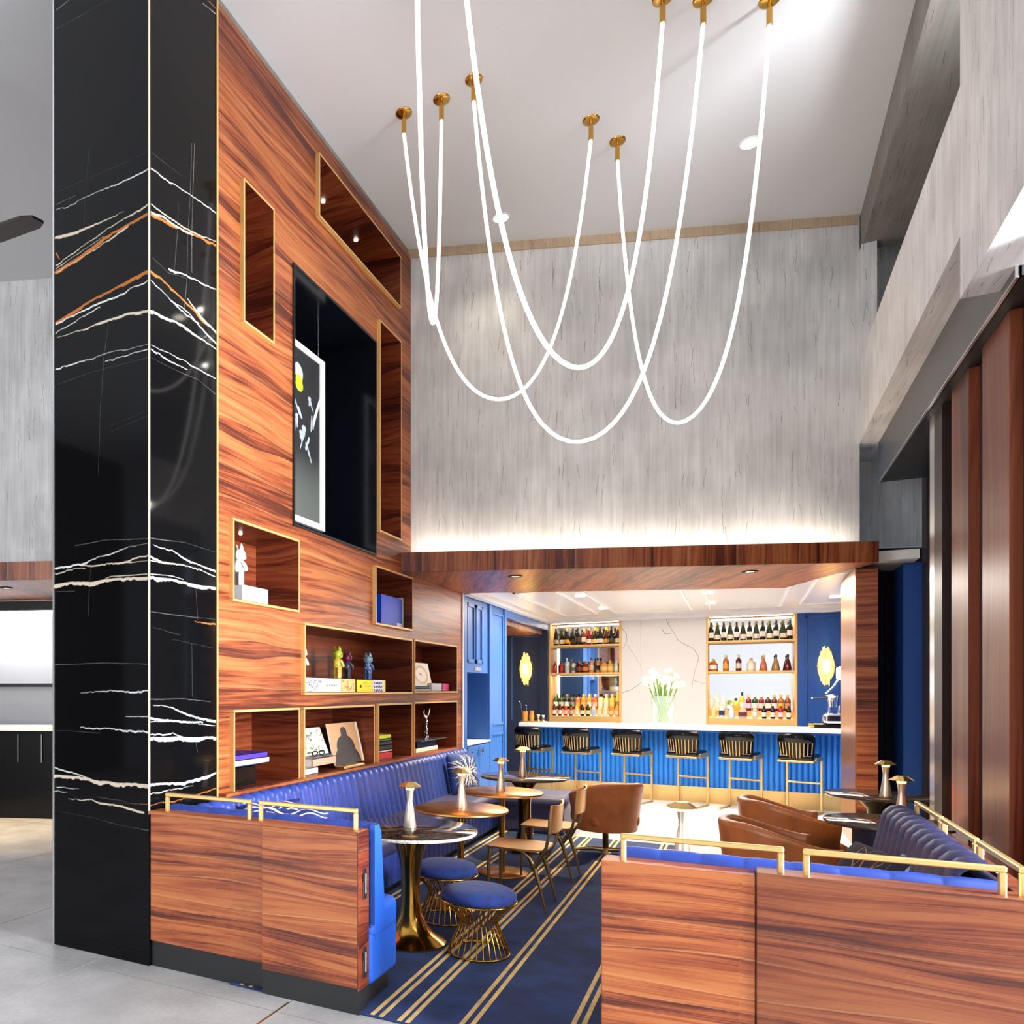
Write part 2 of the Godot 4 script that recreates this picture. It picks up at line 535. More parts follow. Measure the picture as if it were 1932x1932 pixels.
func veins_far(im: Image) -> void:
	vein(im, "G", 0.5, 0.3, 0.35, 1, [Vector2(6, 502), Vector2(96, 494)])
	vein(im, "W", 1.3, 0.8, 0.95, 2, [Vector2(6, 533), Vector2(51, 529), Vector2(125, 517), Vector2(181, 507), Vector2(210, 504)])
	vein(im, "O", 2.4, 2.6, 0.90, 3, [Vector2(6, 619), Vector2(51, 609), Vector2(99, 600), Vector2(156, 586), Vector2(210, 574)])
	vein(im, "C", 1.0, 1.0, 0.95, 4, [Vector2(6, 599), Vector2(57, 595), Vector2(99, 591), Vector2(156, 580), Vector2(210, 567)])
	vein(im, "C", 1.6, 1.2, 0.90, 5, [Vector2(6, 614), Vector2(43, 603), Vector2(65, 602), Vector2(99, 598), Vector2(131, 590)])
	vein(im, "G", 0.4, 0.6, 0.50, 6, [Vector2(8, 696), Vector2(54, 704), Vector2(108, 689)])
	vein(im, "W", 1.6, 1.2, 0.95, 7, [Vector2(57, 696), Vector2(114, 683), Vector2(171, 674), Vector2(210, 667)])
	vein(im, "O", 2.6, 2.4, 0.95, 8, [Vector2(6, 726), Vector2(30, 726), Vector2(85, 735), Vector2(131, 742), Vector2(175, 751)])
	vein(im, "W", 0.8, 1.4, 0.90, 9, [Vector2(6, 741), Vector2(62, 754), Vector2(114, 761), Vector2(150, 761)])
	vein(im, "C", 1.0, 3.2, 0.95, 10, [Vector2(114, 727), Vector2(159, 745), Vector2(210, 758)])
	vein(im, "W", 1.2, 1.4, 0.90, 11, [Vector2(62, 754), Vector2(114, 754), Vector2(156, 766), Vector2(210, 778)])
	vein(im, "W", 3.2, 1.0, 1.00, 12, [Vector2(6, 800), Vector2(43, 796), Vector2(99, 787), Vector2(144, 789), Vector2(210, 791)])
	vein(im, "W", 0.6, 1.2, 0.90, 13, [Vector2(6, 862), Vector2(51, 859), Vector2(105, 855), Vector2(137, 855), Vector2(207, 855)])
	vein(im, "W", 1.1, 0.6, 0.90, 14, [Vector2(6, 869), Vector2(54, 870), Vector2(85, 870), Vector2(114, 868)])
	vein(im, "G", 0.5, 0.5, 0.60, 15, [Vector2(85, 882), Vector2(144, 876), Vector2(207, 885)])
	vein(im, "G", 0.4, 0.4, 0.40, 16, [Vector2(6, 885), Vector2(85, 882)])
	vein(im, "G", 0.9, 0.5, 0.70, 17, [Vector2(136, 405), Vector2(130, 513), Vector2(127, 591), Vector2(127, 671)])  # this and the next upright streaks: part vein, part painted rope reflection
	vein(im, "G", 0.5, 0.6, 0.60, 18, [Vector2(127, 410), Vector2(122, 517), Vector2(114, 604), Vector2(111, 696), Vector2(102, 760)])
	vein(im, "G", 0.4, 0.5, 0.50, 19, [Vector2(85, 553), Vector2(82, 613), Vector2(73, 690)])
	vein(im, "G", 0.6, 0.3, 0.60, 20, [Vector2(5, 1221), Vector2(103, 1213), Vector2(206, 1216)])
	vein(im, "C", 1.5, 1.0, 0.95, 21, [Vector2(5, 1255), Vector2(34, 1260), Vector2(68, 1259), Vector2(159, 1259)])
	vein(im, "W", 0.9, 0.5, 0.80, 22, [Vector2(5, 1263), Vector2(54, 1262)])
	vein(im, "W", 0.4, 2.0, 0.90, 23, [Vector2(11, 1232), Vector2(68, 1235), Vector2(140, 1251), Vector2(206, 1256)])
	vein(im, "W", 0.7, 0.8, 0.80, 24, [Vector2(155, 1260), Vector2(206, 1267)])
	vein(im, "W", 2.8, 3.4, 1.00, 25, [Vector2(5, 1295), Vector2(68, 1293), Vector2(140, 1295), Vector2(206, 1293)])
	vein(im, "W", 0.8, 0.6, 0.90, 26, [Vector2(5, 1288), Vector2(68, 1284), Vector2(100, 1286)])
	vein(im, "G", 0.5, 0.4, 0.55, 27, [Vector2(5, 1358), Vector2(206, 1357)])
	vein(im, "O", 0.6, 1.6, 0.90, 28, [Vector2(136, 1366), Vector2(206, 1366)])
	vein(im, "G", 0.4, 0.4, 0.40, 29, [Vector2(11, 1387), Vector2(93, 1396)])
	vein(im, "G", 0.4, 0.4, 0.40, 30, [Vector2(68, 1406), Vector2(198, 1417)])
	vein(im, "G", 0.5, 0.4, 0.50, 31, [Vector2(140, 1295), Vector2(146, 1362)])
	vein(im, "G", 0.4, 0.4, 0.45, 32, [Vector2(127, 1410), Vector2(129, 1516)])
	vein(im, "G", 0.6, 0.4, 0.70, 33, [Vector2(5, 1521), Vector2(103, 1521), Vector2(190, 1528)])
	vein(im, "W", 0.4, 2.0, 0.90, 34, [Vector2(11, 1532), Vector2(68, 1538), Vector2(140, 1559), Vector2(206, 1568)])
	vein(im, "W", 1.6, 1.2, 0.95, 35, [Vector2(5, 1556), Vector2(68, 1563), Vector2(163, 1569)])
	vein(im, "W", 0.9, 0.5, 0.80, 36, [Vector2(5, 1563), Vector2(61, 1565)])
	vein(im, "W", 0.8, 0.8, 0.90, 37, [Vector2(148, 1572), Vector2(206, 1579)])
	vein(im, "W", 3.2, 3.2, 1.00, 38, [Vector2(5, 1595), Vector2(68, 1597), Vector2(140, 1602), Vector2(206, 1605)])
	vein(im, "W", 1.0, 0.7, 0.90, 39, [Vector2(5, 1587), Vector2(68, 1588), Vector2(100, 1595)])
	vein(im, "G", 0.5, 0.4, 0.60, 40, [Vector2(140, 1604), Vector2(145, 1630)])
	vein(im, "W", 2.6, 2.2, 1.00, 41, [Vector2(2, 1681), Vector2(99, 1688), Vector2(209, 1679)])
	vein(im, "W", 1.2, 0.5, 0.90, 42, [Vector2(2, 1698), Vector2(74, 1697), Vector2(132, 1697)])
	vein(im, "O", 0.8, 1.2, 0.80, 43, [Vector2(2, 1717), Vector2(91, 1720), Vector2(209, 1710)])
	vein(im, "O", 0.8, 1.2, 0.80, 44, [Vector2(180, 83), Vector2(209, 78)])
	vein(im, "W", 0.7, 0.6, 0.80, 45, [Vector2(162, 103), Vector2(209, 89)])

func make_materials() -> void:
	var wi := wood_image()
	var wood_t := ImageTexture.create_from_image(wi)
	var wv: Image = wi.duplicate()
	wv.rotate_90(CLOCKWISE)
	var woodv_t := ImageTexture.create_from_image(wv)
	M.wood = tri_map(mat(Color(0.84, 0.75, 0.68), 0.42), wood_t, 1 / 3.0, 1 / 1.5)
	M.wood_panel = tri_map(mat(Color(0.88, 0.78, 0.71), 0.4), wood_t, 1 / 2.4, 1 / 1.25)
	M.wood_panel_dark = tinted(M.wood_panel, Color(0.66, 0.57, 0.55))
	M.wood_vert = tri_map(mat(Color(0.82, 0.74, 0.72), 0.35), woodv_t, 1 / 1.5, 1 / 3.0, false)
	M.wood_niche_shade = tri_map(mat(Color(0.62, 0.47, 0.42), 0.4), wood_t, 1 / 2.2, 1 / 1.5)  # same wood, redder, with the shade of the niches put into the tint
	M.walnut = tri_map(mat(Color(0.62, 0.5, 0.48), 0.38), woodv_t, 1 / 4.0, 1 / 8.0)
	M.walnut_dark = mat(rgb(44, 26, 22), 0.4)
	M.edging = mat(rgb(226, 182, 112), 0.45, 0.25)
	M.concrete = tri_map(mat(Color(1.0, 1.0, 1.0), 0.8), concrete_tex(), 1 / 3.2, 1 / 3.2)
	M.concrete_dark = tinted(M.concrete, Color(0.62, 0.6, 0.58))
	M.white = mat(rgb(222, 223, 224), 0.9)
	M.white_bar = mat(rgb(240, 238, 234), 0.25)
	M.trim_white = mat(rgb(248, 246, 244), 0.4)
	M.tile = tri_map(mat(Color(1, 1, 1), 0.42), stone_tex(Vector3(172, 170, 168), 0.1, 31), 0.5, 0.5)
	M.grout = mat(rgb(150, 146, 140), 0.8)
	M.bar_floor = tri_map(mat(Color(1, 1, 1), 0.3), stone_tex(Vector3(236, 233, 228), 0.03, 33), 0.5, 0.5)
	M.black = mat(rgb(26, 26, 27), 0.45)
	M.black_gloss = mat(rgb(12, 12, 13), 0.14, 0.0, 0.35)
	M.marble0 = mat(Color(0.92, 0.92, 0.92), 0.06, 0.0, 0.3)
	M.marble0.albedo_texture = marble_black(0)
	M.marble1 = mat(Color(0.92, 0.92, 0.92), 0.06, 0.0, 0.3)
	M.marble1.albedo_texture = marble_black(1)
	for k in ["marble0", "marble1"]:
		M[k].texture_repeat = false
	M.brass = mat(rgb(212, 166, 84), 0.22, 1.0)
	M.brass_soft = mat(rgb(224, 190, 126), 0.34, 1.0)
	M.lamp_body = mat(rgb(240, 224, 194), 0.36, 0.85)
	M.brass_rail = mat(rgb(226, 196, 128), 0.4, 0.9)
	M.gold = mat(rgb(200, 150, 66), 0.16, 1.0)
	M.gold_top = mat(rgb(206, 150, 84), 0.3, 1.0)
	M.bronze = mat(rgb(150, 128, 86), 0.34, 1.0)
	M.bronze_seat = mat(rgb(188, 144, 84), 0.32, 1.0)
	M.bronze_panel = mat(rgb(176, 124, 84), 0.3, 0.85)
	M.steel = mat(rgb(128, 128, 127), 0.38, 0.9)
	M.steel_edge = mat(rgb(225, 225, 224), 0.25, 0.8)
	M.chrome = mat(rgb(225, 225, 228), 0.12, 1.0)
	M.leather = tri_map(mat(rgb(255, 255, 255), 0.36), stone_tex(Vector3(46, 72, 158), 0.08, 41), 1.6, 1.6)
	M.leather_shaded = mat(rgb(50, 52, 92), 0.5)  # the blue leather with shade put into its colour
	M.leather_bright = mat(rgb(28, 88, 190), 0.4)
	M.tan = tri_map(mat(Color(1, 1, 1), 0.34), stone_tex(Vector3(172, 102, 56), 0.1, 43), 1.4, 1.4, false)
	M.velvet = tri_map(mat(Color(1, 1, 1), 0.85), stone_tex(Vector3(20, 47, 116), 0.16, 45), 3.0, 3.0)
	M.velvet.rim_enabled = true
	M.velvet.rim = 0.2
	M.cab = mat(rgb(58, 110, 182), 0.4)
	M.cab_dark = mat(rgb(24, 56, 110), 0.45)
	M.navy = mat(rgb(12, 28, 62), 0.45)
	M.navy_deep = mat(rgb(10, 26, 44), 0.5)
	M.royal = mat(rgb(16, 74, 150), 0.45)
	M.flute = mat(rgb(38, 118, 205), 0.3)
	M.mirror = mat(rgb(225, 225, 225), 0.03, 1.0)
	M.clear = mat(Color(0.92, 0.97, 0.95, 0.12), 0.05)
	M.clear.transparency = BaseMaterial3D.TRANSPARENCY_ALPHA
	M.pane = mat(Color(1, 1, 1, 0.05), 0.02)
	M.pane.transparency = BaseMaterial3D.TRANSPARENCY_ALPHA
	M.rope = glow(rgb(255, 252, 246), 0.8)
	M.lamp_warm = glow(rgb(255, 205, 120), 9.0)
	M.lamp_head = glow(rgb(255, 214, 130), 2.2)
	M.spot = glow(rgb(255, 244, 222), 12.0)
	M.led = glow(rgb(255, 246, 232), 4.0)
	M.rod = mat(rgb(250, 226, 170), 0.2)
	M.rod.emission_enabled = true
	M.rod.emission = rgb(255, 190, 96)
	M.rod.emission_energy_multiplier = 0.9
	M.white_marble = mat(Color(1, 1, 1), 0.2)
	M.white_marble.albedo_texture = white_marble_tex()
	M.counter = tri_map(mat(Color(1, 1, 1), 0.22), stone_tex(Vector3(228, 226, 224), 0.06, 51, 64, 256), 0.6, 0.6)
	M.dark_stone = tri_map(mat(Color(1, 1, 1), 0.1, 0.0, 0.3), dark_stone_tex(), 1.3, 1.3)
	M.smoke_stone = mat(rgb(70, 62, 58), 0.08)
	M.paper = mat(rgb(238, 234, 226), 0.7)

func white_marble_tex() -> ImageTexture:
	var im := Image.create(512, 768, false, Image.FORMAT_RGB8)
	im.fill(rgb(226, 220, 214))
	var g := Color(0.56, 0.52, 0.47, 0.75)
	stroke(im, [Vector2(0, 70), Vector2(30, 110), Vector2(34, 160), Vector2(10, 210)], g, 1.6, 0.8, 1.5, 1)
	stroke(im, [Vector2(34, 190), Vector2(70, 240), Vector2(120, 330)], g, 1.2, 0.8, 1.5, 2)
	stroke(im, [Vector2(270, 0), Vector2(290, 60), Vector2(350, 170), Vector2(440, 225), Vector2(470, 280), Vector2(440, 400), Vector2(430, 470)], g, 1.4, 1.2, 2.0, 3)
	stroke(im, [Vector2(250, 90), Vector2(270, 120), Vector2(310, 118)], g, 1.6, 1.0, 1.5, 4)
	stroke(im, [Vector2(0, 512), Vector2(60, 490), Vector2(130, 440), Vector2(200, 410)], g, 1.4, 0.9, 1.5, 5)
	stroke(im, [Vector2(120, 0), Vector2(122, 300), Vector2(126, 420)], Color(g.r, g.g, g.b, 0.35), 0.8, 0.8, 0.5, 6)
	stroke(im, [Vector2(440, 430), Vector2(490, 450), Vector2(512, 452)], g, 1.2, 0.8, 1.0, 7)
	return ImageTexture.create_from_image(im)

func dark_stone_tex() -> ImageTexture:
	var N := 512
	var a := noise_bytes(N, N, 256, 256, 0.03, 61, 5)
	var b := noise_bytes(N, N, 64, 256, 0.05, 62, 4)
	var out := PackedByteArray(); out.resize(N * N * 3)
	for k in N * N:
		var vein := clampf(1.0 - absf(a[k] - 128) / 7.0, 0.0, 1.0)
		var f := 0.7 + (b[k] - 128) / 128.0 * 0.7
		var c := Vector3(54, 44, 40) * f
		c = c.lerp(Vector3(186, 150, 130), vein * 0.55)
		out[k * 3] = int(clampf(c.x, 0, 255)); out[k * 3 + 1] = int(clampf(c.y, 0, 255)); out[k * 3 + 2] = int(clampf(c.z, 0, 255))
	return tex_of(N, N, out)

func face_tex(w: int, h: int, base: Color) -> Image:
	var im := Image.create(w, h, false, Image.FORMAT_RGB8)
	im.fill(base)
	return im

func pic(im: Image, rough := 0.5) -> StandardMaterial3D:
	var m := mat(Color(1, 1, 1), rough)
	m.albedo_texture = ImageTexture.create_from_image(im)
	return m

# ---------------------------------------------------------------- place, light, camera
func set_stage() -> void:
	var cam := Camera3D.new()
	cam.name = "camera"
	cam.projection = Camera3D.PROJECTION_FRUSTUM
	cam.near = 0.05
	cam.far = 100.0
	cam.size = 2.0 * 966.0 / 1440.0 * 0.05
	cam.frustum_offset = Vector2(386.0 / 1440.0, 336.0 / 1440.0) * 0.05   # a shifted lens: upright lines stay upright
	add_child(cam)
	cam.position = Vector3(0, 1.6, 0)
	cam.rotation.y = atan2(814.0, 1440.0)
	cam.current = true
	var e := Environment.new()
	e.background_mode = Environment.BG_SKY
	var sky := Sky.new()
	var sm := ProceduralSkyMaterial.new()
	sm.sky_top_color = rgb(120, 160, 215)
	sm.sky_horizon_color = rgb(205, 215, 226)
	sm.ground_bottom_color = rgb(120, 118, 114)
	sm.ground_horizon_color = rgb(170, 168, 164)
	sky.sky_material = sm
	e.sky = sky
	e.background_energy_multiplier = 1.0
	e.tonemap_mode = Environment.TONE_MAPPER_LINEAR
	e.tonemap_exposure = 1.45
	e.sdfgi_enabled = true
	e.ssao_enabled = true
	e.ssil_enabled = true
	var we := WorldEnvironment.new()
	we.name = "world"
	we.environment = e
	add_child(we)
	# daylight from two windows out of view, placed to light timber wall and partitions
	area("unseen_daylight_east", Vector3(4.9, 1.85, -3.35), Vector2(2.5, 3.0), Vector3(-1, 0, 0), rgb(244, 248, 255), 150.0)
	area("unseen_daylight_south", Vector3(-5.6, 2.6, 4.85), Vector2(4.4, 4.4), Vector3(0, 0, -1), rgb(244, 248, 255), 30.0)
	# broad bar light without a lamp body, unseen, placed to brighten bar and floor
	area("unseen_bar_glow", Vector3(-0.8, 2.83, -11.0), Vector2(3.4, 1.6), Vector3(0, -1, 0), rgb(255, 246, 234), 19.0)
	area("desk_glow", Vector3(-8.0, 2.66, -6.95), Vector2(3.0, 0.25), Vector3(0, -1, 0), rgb(250, 250, 255), 2.2)

func area(called: String, at: Vector3, size: Vector2, dir: Vector3, c: Color, e: float, turn := 0.0) -> void:
	var l := AreaLight3D.new()
	l.name = called
	l.area_size = size
	l.light_color = c
	l.light_energy = e
	l.area_range = 30.0
	l.shadow_enabled = true
	add_child(l)
	l.position = at
	l.look_at_from_position(at, at + dir, Vector3.UP if absf(dir.y) < 0.9 else Vector3.BACK)
	if turn != 0.0:
		l.rotate_y(deg_to_rad(turn))

func omni(called: String, at: Vector3, c: Color, e: float, size := 0.05) -> void:
	var l := OmniLight3D.new()
	l.name = numbered(called)
	l.light_color = c
	l.light_energy = e
	l.light_size = size
	l.omni_range = 20.0
	l.omni_attenuation = 2.0
	l.shadow_enabled = true
	add_child(l)
	l.position = at

func spot_down(called: String, at: Vector3, c: Color, e: float, ang := 45.0) -> void:
	var l := SpotLight3D.new()
	l.name = numbered(called)
	l.light_color = c
	l.light_energy = e
	l.light_size = 0.05
	l.spot_angle = ang
	l.spot_range = 20.0
	l.spot_attenuation = 2.0
	l.shadow_enabled = true
	add_child(l)
	l.position = at
	l.rotation_degrees.x = -90

const CEIL := 6.22
const BT := 21.7       # the concrete wall and the timber header stand at this angle to the bar
const BO := Vector3(-3, 0, -7.512)

func build_shell() -> void:
	# floor: large tiles with thin joints, the white bar floor, one brass strip
	var fl := struct("floor", "pale grey large-format stone tile floor with thin brass joints")
	put("slab", bx(-11, 6, -0.2, -0.012, 5.0, -15), M.grout, fl)
	var zs := [5.0, 4.0, 2.6, 1.2, -0.2, -1.6, -3.23, -4.8, -6.4, -8.0, -9.3]
	var xs := [-11.0, -10.4, -8.9, -7.4, -5.9, -4.4, -3.31, -2.006, -0.86, 0.4, 1.6, 2.9, 4.2, 5.5, 6.0]
	for a in zs.size() - 1:
		for b in xs.size() - 1:
			put("tile", bx(xs[b] + 0.003, xs[b + 1] - 0.003, -0.012, 0.0, zs[a] - 0.003, zs[a + 1] + 0.003), M.tile, fl)
	put("brass_strip", bx(-2.012, -2.0, -0.011, 0.001, -1.6, -3.36), M.brass_soft, fl)
	for a in 3:
		for b in 3:
			put("bar_tile", bx(-3.0 + b * 1.6 + 0.003, -1.4 + b * 1.6 - 0.003, -0.012, 0.0, -9.31 - a * 1.5, -10.8 - a * 1.5), M.bar_floor, fl)
	# ceiling
	var ce := struct("ceiling", "smooth white plaster ceiling high above the lounge")
	put("plaster", bx(-11, 6, CEIL, CEIL + 0.2, 5.2, -13), M.white, ce)
	# outer walls out of view, their window openings placed to light the lounge
	var wr := struct("wall_right", "unseen plain wall with a wide window, right of the lounge")
	put("lower_wall", bx(5, 5.3, 0, 0.35, 5.2, -9.2), M.white, wr)
	put("upper_wall", bx(5, 5.3, 3.4, CEIL, 5.2, -9.2), M.white, wr)
	put("end_wall", bx(5, 5.3, 0.35, 3.4, 5.2, -2.05), M.white, wr)
	put("end_wall", bx(5, 5.3, 0.35, 3.4, -4.6, -9.2), M.white, wr)
	put("return_wall", bx(1.55, 5.3, 0, CEIL, -9.2, -9.4), M.walnut_dark, wr)
	var w1 := struct("unseen_window_1", "unseen wide window in the right wall, placed to light the timber wall")
	put("glass", bx(5.12, 5.13, 0.35, 3.4, -2.05, -4.6), M.pane, w1)
	for z in [-2.05, -2.9, -3.75, -4.6]:
		put("mullion", bx(5.1, 5.16, 0.35, 3.4, z - 0.03, z + 0.03), M.black, w1)
	var wf := struct("wall_front", "unseen wall with a tall window, behind the camera")
	put("lower_wall", bx(-11, 6, 0, 0.35, 5, 5.3), M.white, wf)
	put("upper_wall", bx(-11, 6, 4.85, CEIL, 5, 5.3), M.white, wf)
	put("end_wall", bx(-11, -7.85, 0.35, 4.85, 5, 5.3), M.white, wf)
	put("end_wall", bx(-3.35, 6, 0.35, 4.85, 5, 5.3), M.white, wf)
	var w2 := struct("unseen_window_2", "unseen tall window behind the camera, placed to light the partitions")
	put("glass", bx(-7.85, -3.35, 0.35, 4.85, 5.12, 5.13), M.pane, w2)
	for x in [-7.85, -6.35, -4.85, -3.35]:
		put("mullion", bx(x - 0.03, x + 0.03, 0.35, 4.85, 5.1, 5.16), M.black, w2)
	var wl := struct("unseen_wall_west", "unseen end wall far to the left, dark for the column reflection")
	put("dark_backing", bx(-11.2, -11, 0, CEIL, 5.2, -13), M.walnut_dark, wl)  # out of view; kept dark so the marble column reflects little

# (z near, z far, y bottom, y top, depth) of the openings in the timber wall
var NICHES := {
	"long": [-5.46, -7.155, 5.47, 5.955, 0.36],
	"narrow": [-4.375, -4.742, 4.155, 5.113, 0.3],
	"recess": [-5.086, -6.595, 2.888, 4.88, 0.62],
	"tall": [-6.665, -7.168, 3.125, 5.105, 0.3],
	"statuette": [-4.247, -5.11, 2.22, 2.746, 0.36],
	"books": [-6.57, -7.475, 2.235, 2.757, 0.36],
	"wide": [-5.222, -7.47, 1.58, 2.112, 0.45],
	"end": [-7.556, -8.923, 1.587, 2.117, 0.4],
	"low_a": [-4.254, -5.111, 0.915, 1.447, 0.4],
	"low_b": [-5.213, -6.508, 0.915, 1.447, 0.4],
	"low_c": [-6.632, -7.454, 0.915, 1.452, 0.4],
	"low_d": [-7.55, -8.921, 0.915, 1.455, 0.4],
}

func build_timber_wall() -> void:
	var w := struct("wall_left", "tall timber wall of orange-brown walnut with horizontal grain and display niches")
	var ys := [0.0, 6.15]
	var zs := [-4.06, -9.224]
	for k in NICHES:
		var q: Array = NICHES[k]
		zs.append_array([q[0], q[1]])
		ys.append_array([q[2], q[3]])
	ys.sort()
	zs.sort()
	zs.reverse()
	var st := MB.new()
	for a in ys.size() - 1:
		if ys[a + 1] - ys[a] < 0.0005: continue
		var from := 1.0
		for b in zs.size() - 1:
			var cy: float = (ys[a] + ys[a + 1]) * 0.5
			var cz: float = (zs[b] + zs[b + 1]) * 0.5
			var hole := false
			for k in NICHES:
				var q: Array = NICHES[k]
				if cz < q[0] and cz > q[1] and cy > q[2] and cy < q[3]:
					hole = true
			if not hole and from > 0.5:
				from = zs[b]
			if from < 0.5 and (hole or b == zs.size() - 2):
				var to: float = zs[b] if hole else zs[b + 1]
				if from - to > 0.0005:
					st.box(Vector3(-3.72, ys[a], to), Vector3(-3.0, ys[a + 1], from))
				from = 1.0
	put("wood_panel", st, M.wood, w)
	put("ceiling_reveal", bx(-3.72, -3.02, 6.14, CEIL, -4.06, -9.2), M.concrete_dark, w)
	put("end_trim", bx(-3.02, -2.985, 0, 2.82, -9.205, -9.235), M.trim_white, w)
	put("ledge", bx(-3.0, -2.93, 0.893, 0.915, -4.1, -9.0), M.wood, w)
	for k in NICHES:
		var q: Array = NICHES[k]
		var nn := Node3D.new()
		nn.name = "niche"
		w.add_child(nn, true)
		var dark: bool = k == "recess"
		var lm: Material = M.black_gloss if dark else M.wood_niche_shade
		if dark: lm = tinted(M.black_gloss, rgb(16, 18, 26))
		var x0 := -3.0 - float(q[4])
		var fm: Material = M.black if dark else M.edging
		var t := 0.017
		var pr := -2.966 if not dark else -2.982
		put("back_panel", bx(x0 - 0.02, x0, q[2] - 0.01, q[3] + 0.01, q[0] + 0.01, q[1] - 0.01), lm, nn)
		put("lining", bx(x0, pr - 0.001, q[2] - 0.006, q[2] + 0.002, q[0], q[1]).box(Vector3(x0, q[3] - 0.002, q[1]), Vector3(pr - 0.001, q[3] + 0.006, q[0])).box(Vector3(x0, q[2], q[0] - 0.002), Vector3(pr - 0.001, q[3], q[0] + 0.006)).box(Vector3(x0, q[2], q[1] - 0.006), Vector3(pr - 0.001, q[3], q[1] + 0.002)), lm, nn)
		var lo: float = q[2] + (0.0 if k.begins_with("low") else 0.0)
		put("frame_bar", bx(-3.02, pr, lo - t, lo - 0.002, q[0] + t, q[1] - t), fm, nn)
		put("frame_bar", bx(-3.02, pr, q[3] + 0.002, q[3] + t, q[0] + t, q[1] - t), fm, nn)
		put("frame_bar", bx(-3.02, pr, lo, q[3], q[0] + 0.002, q[0] + t), fm, nn)
		put("frame_bar", bx(-3.02, pr, lo, q[3], q[1] - t, q[1] - 0.002), fm, nn)
		if k == "long":
			for z in [-5.98, -6.65]:
				put("puck_light", MB.new().lathe([Vector2(0, 0), Vector2(0.018, 0), Vector2(0.018, 0.012), Vector2(0, 0.012)], 12, Vector3(-3.22, q[3] - 0.013, z)), M.spot, nn)
		if k == "statuette":
			put("puck_light", MB.new().lathe([Vector2(0, 0), Vector2(0.012, 0), Vector2(0.012, 0.012), Vector2(0, 0.012)], 12, Vector3(-3.16, q[3] - 0.013, -4.6)), M.spot, nn)

func build_column() -> void:
	var c := struct("column_1", "square black marble column with white and amber veins and a brass corner trim")
	var a := MB.new()
	a.poly([Vector3(-3.756, 0, -3.4), Vector3(-2.976, 0, -3.4), Vector3(-2.976, CEIL, -3.4), Vector3(-3.756, CEIL, -3.4)], Vector3.BACK, [Vector2(0, 6.3 * 320 / 2048), Vector2(0.78 * 320 / 256, 6.3 * 320 / 2048), Vector2(0.78 * 320 / 256, 0.08 * 320 / 2048), Vector2(0, 0.08 * 320 / 2048)])
	put("marble_slab", a, M.marble0, c)
	var b := MB.new()
	b.poly([Vector3(-2.976, 0, -3.4), Vector3(-2.976, 0, -4.06), Vector3(-2.976, CEIL, -4.06), Vector3(-2.976, CEIL, -3.4)], Vector3.RIGHT, [Vector2(0, 6.3 * 320 / 2048), Vector2(0.66 * 320 / 256, 6.3 * 320 / 2048), Vector2(0.66 * 320 / 256, 0.08 * 320 / 2048), Vector2(0, 0.08 * 320 / 2048)])
	put("marble_slab", b, M.marble1, c)
	put("core", bx(-3.754, -2.978, 0, CEIL, -3.402, -4.06), M.black_gloss, c)
	put("corner_trim", bx(-2.981, -2.971, 0.88, CEIL, -3.395, -3.405, 0.002), mat(rgb(246, 228, 196), 0.5, 0.5), c)
	put("corner_trim", bx(-3.762, -3.752, 0, CEIL, -3.394, -3.406), M.steel_edge, c)
	put("corner_trim", bx(-2.98, -2.968, 0, CEIL, -4.052, -4.066), M.edging, c)

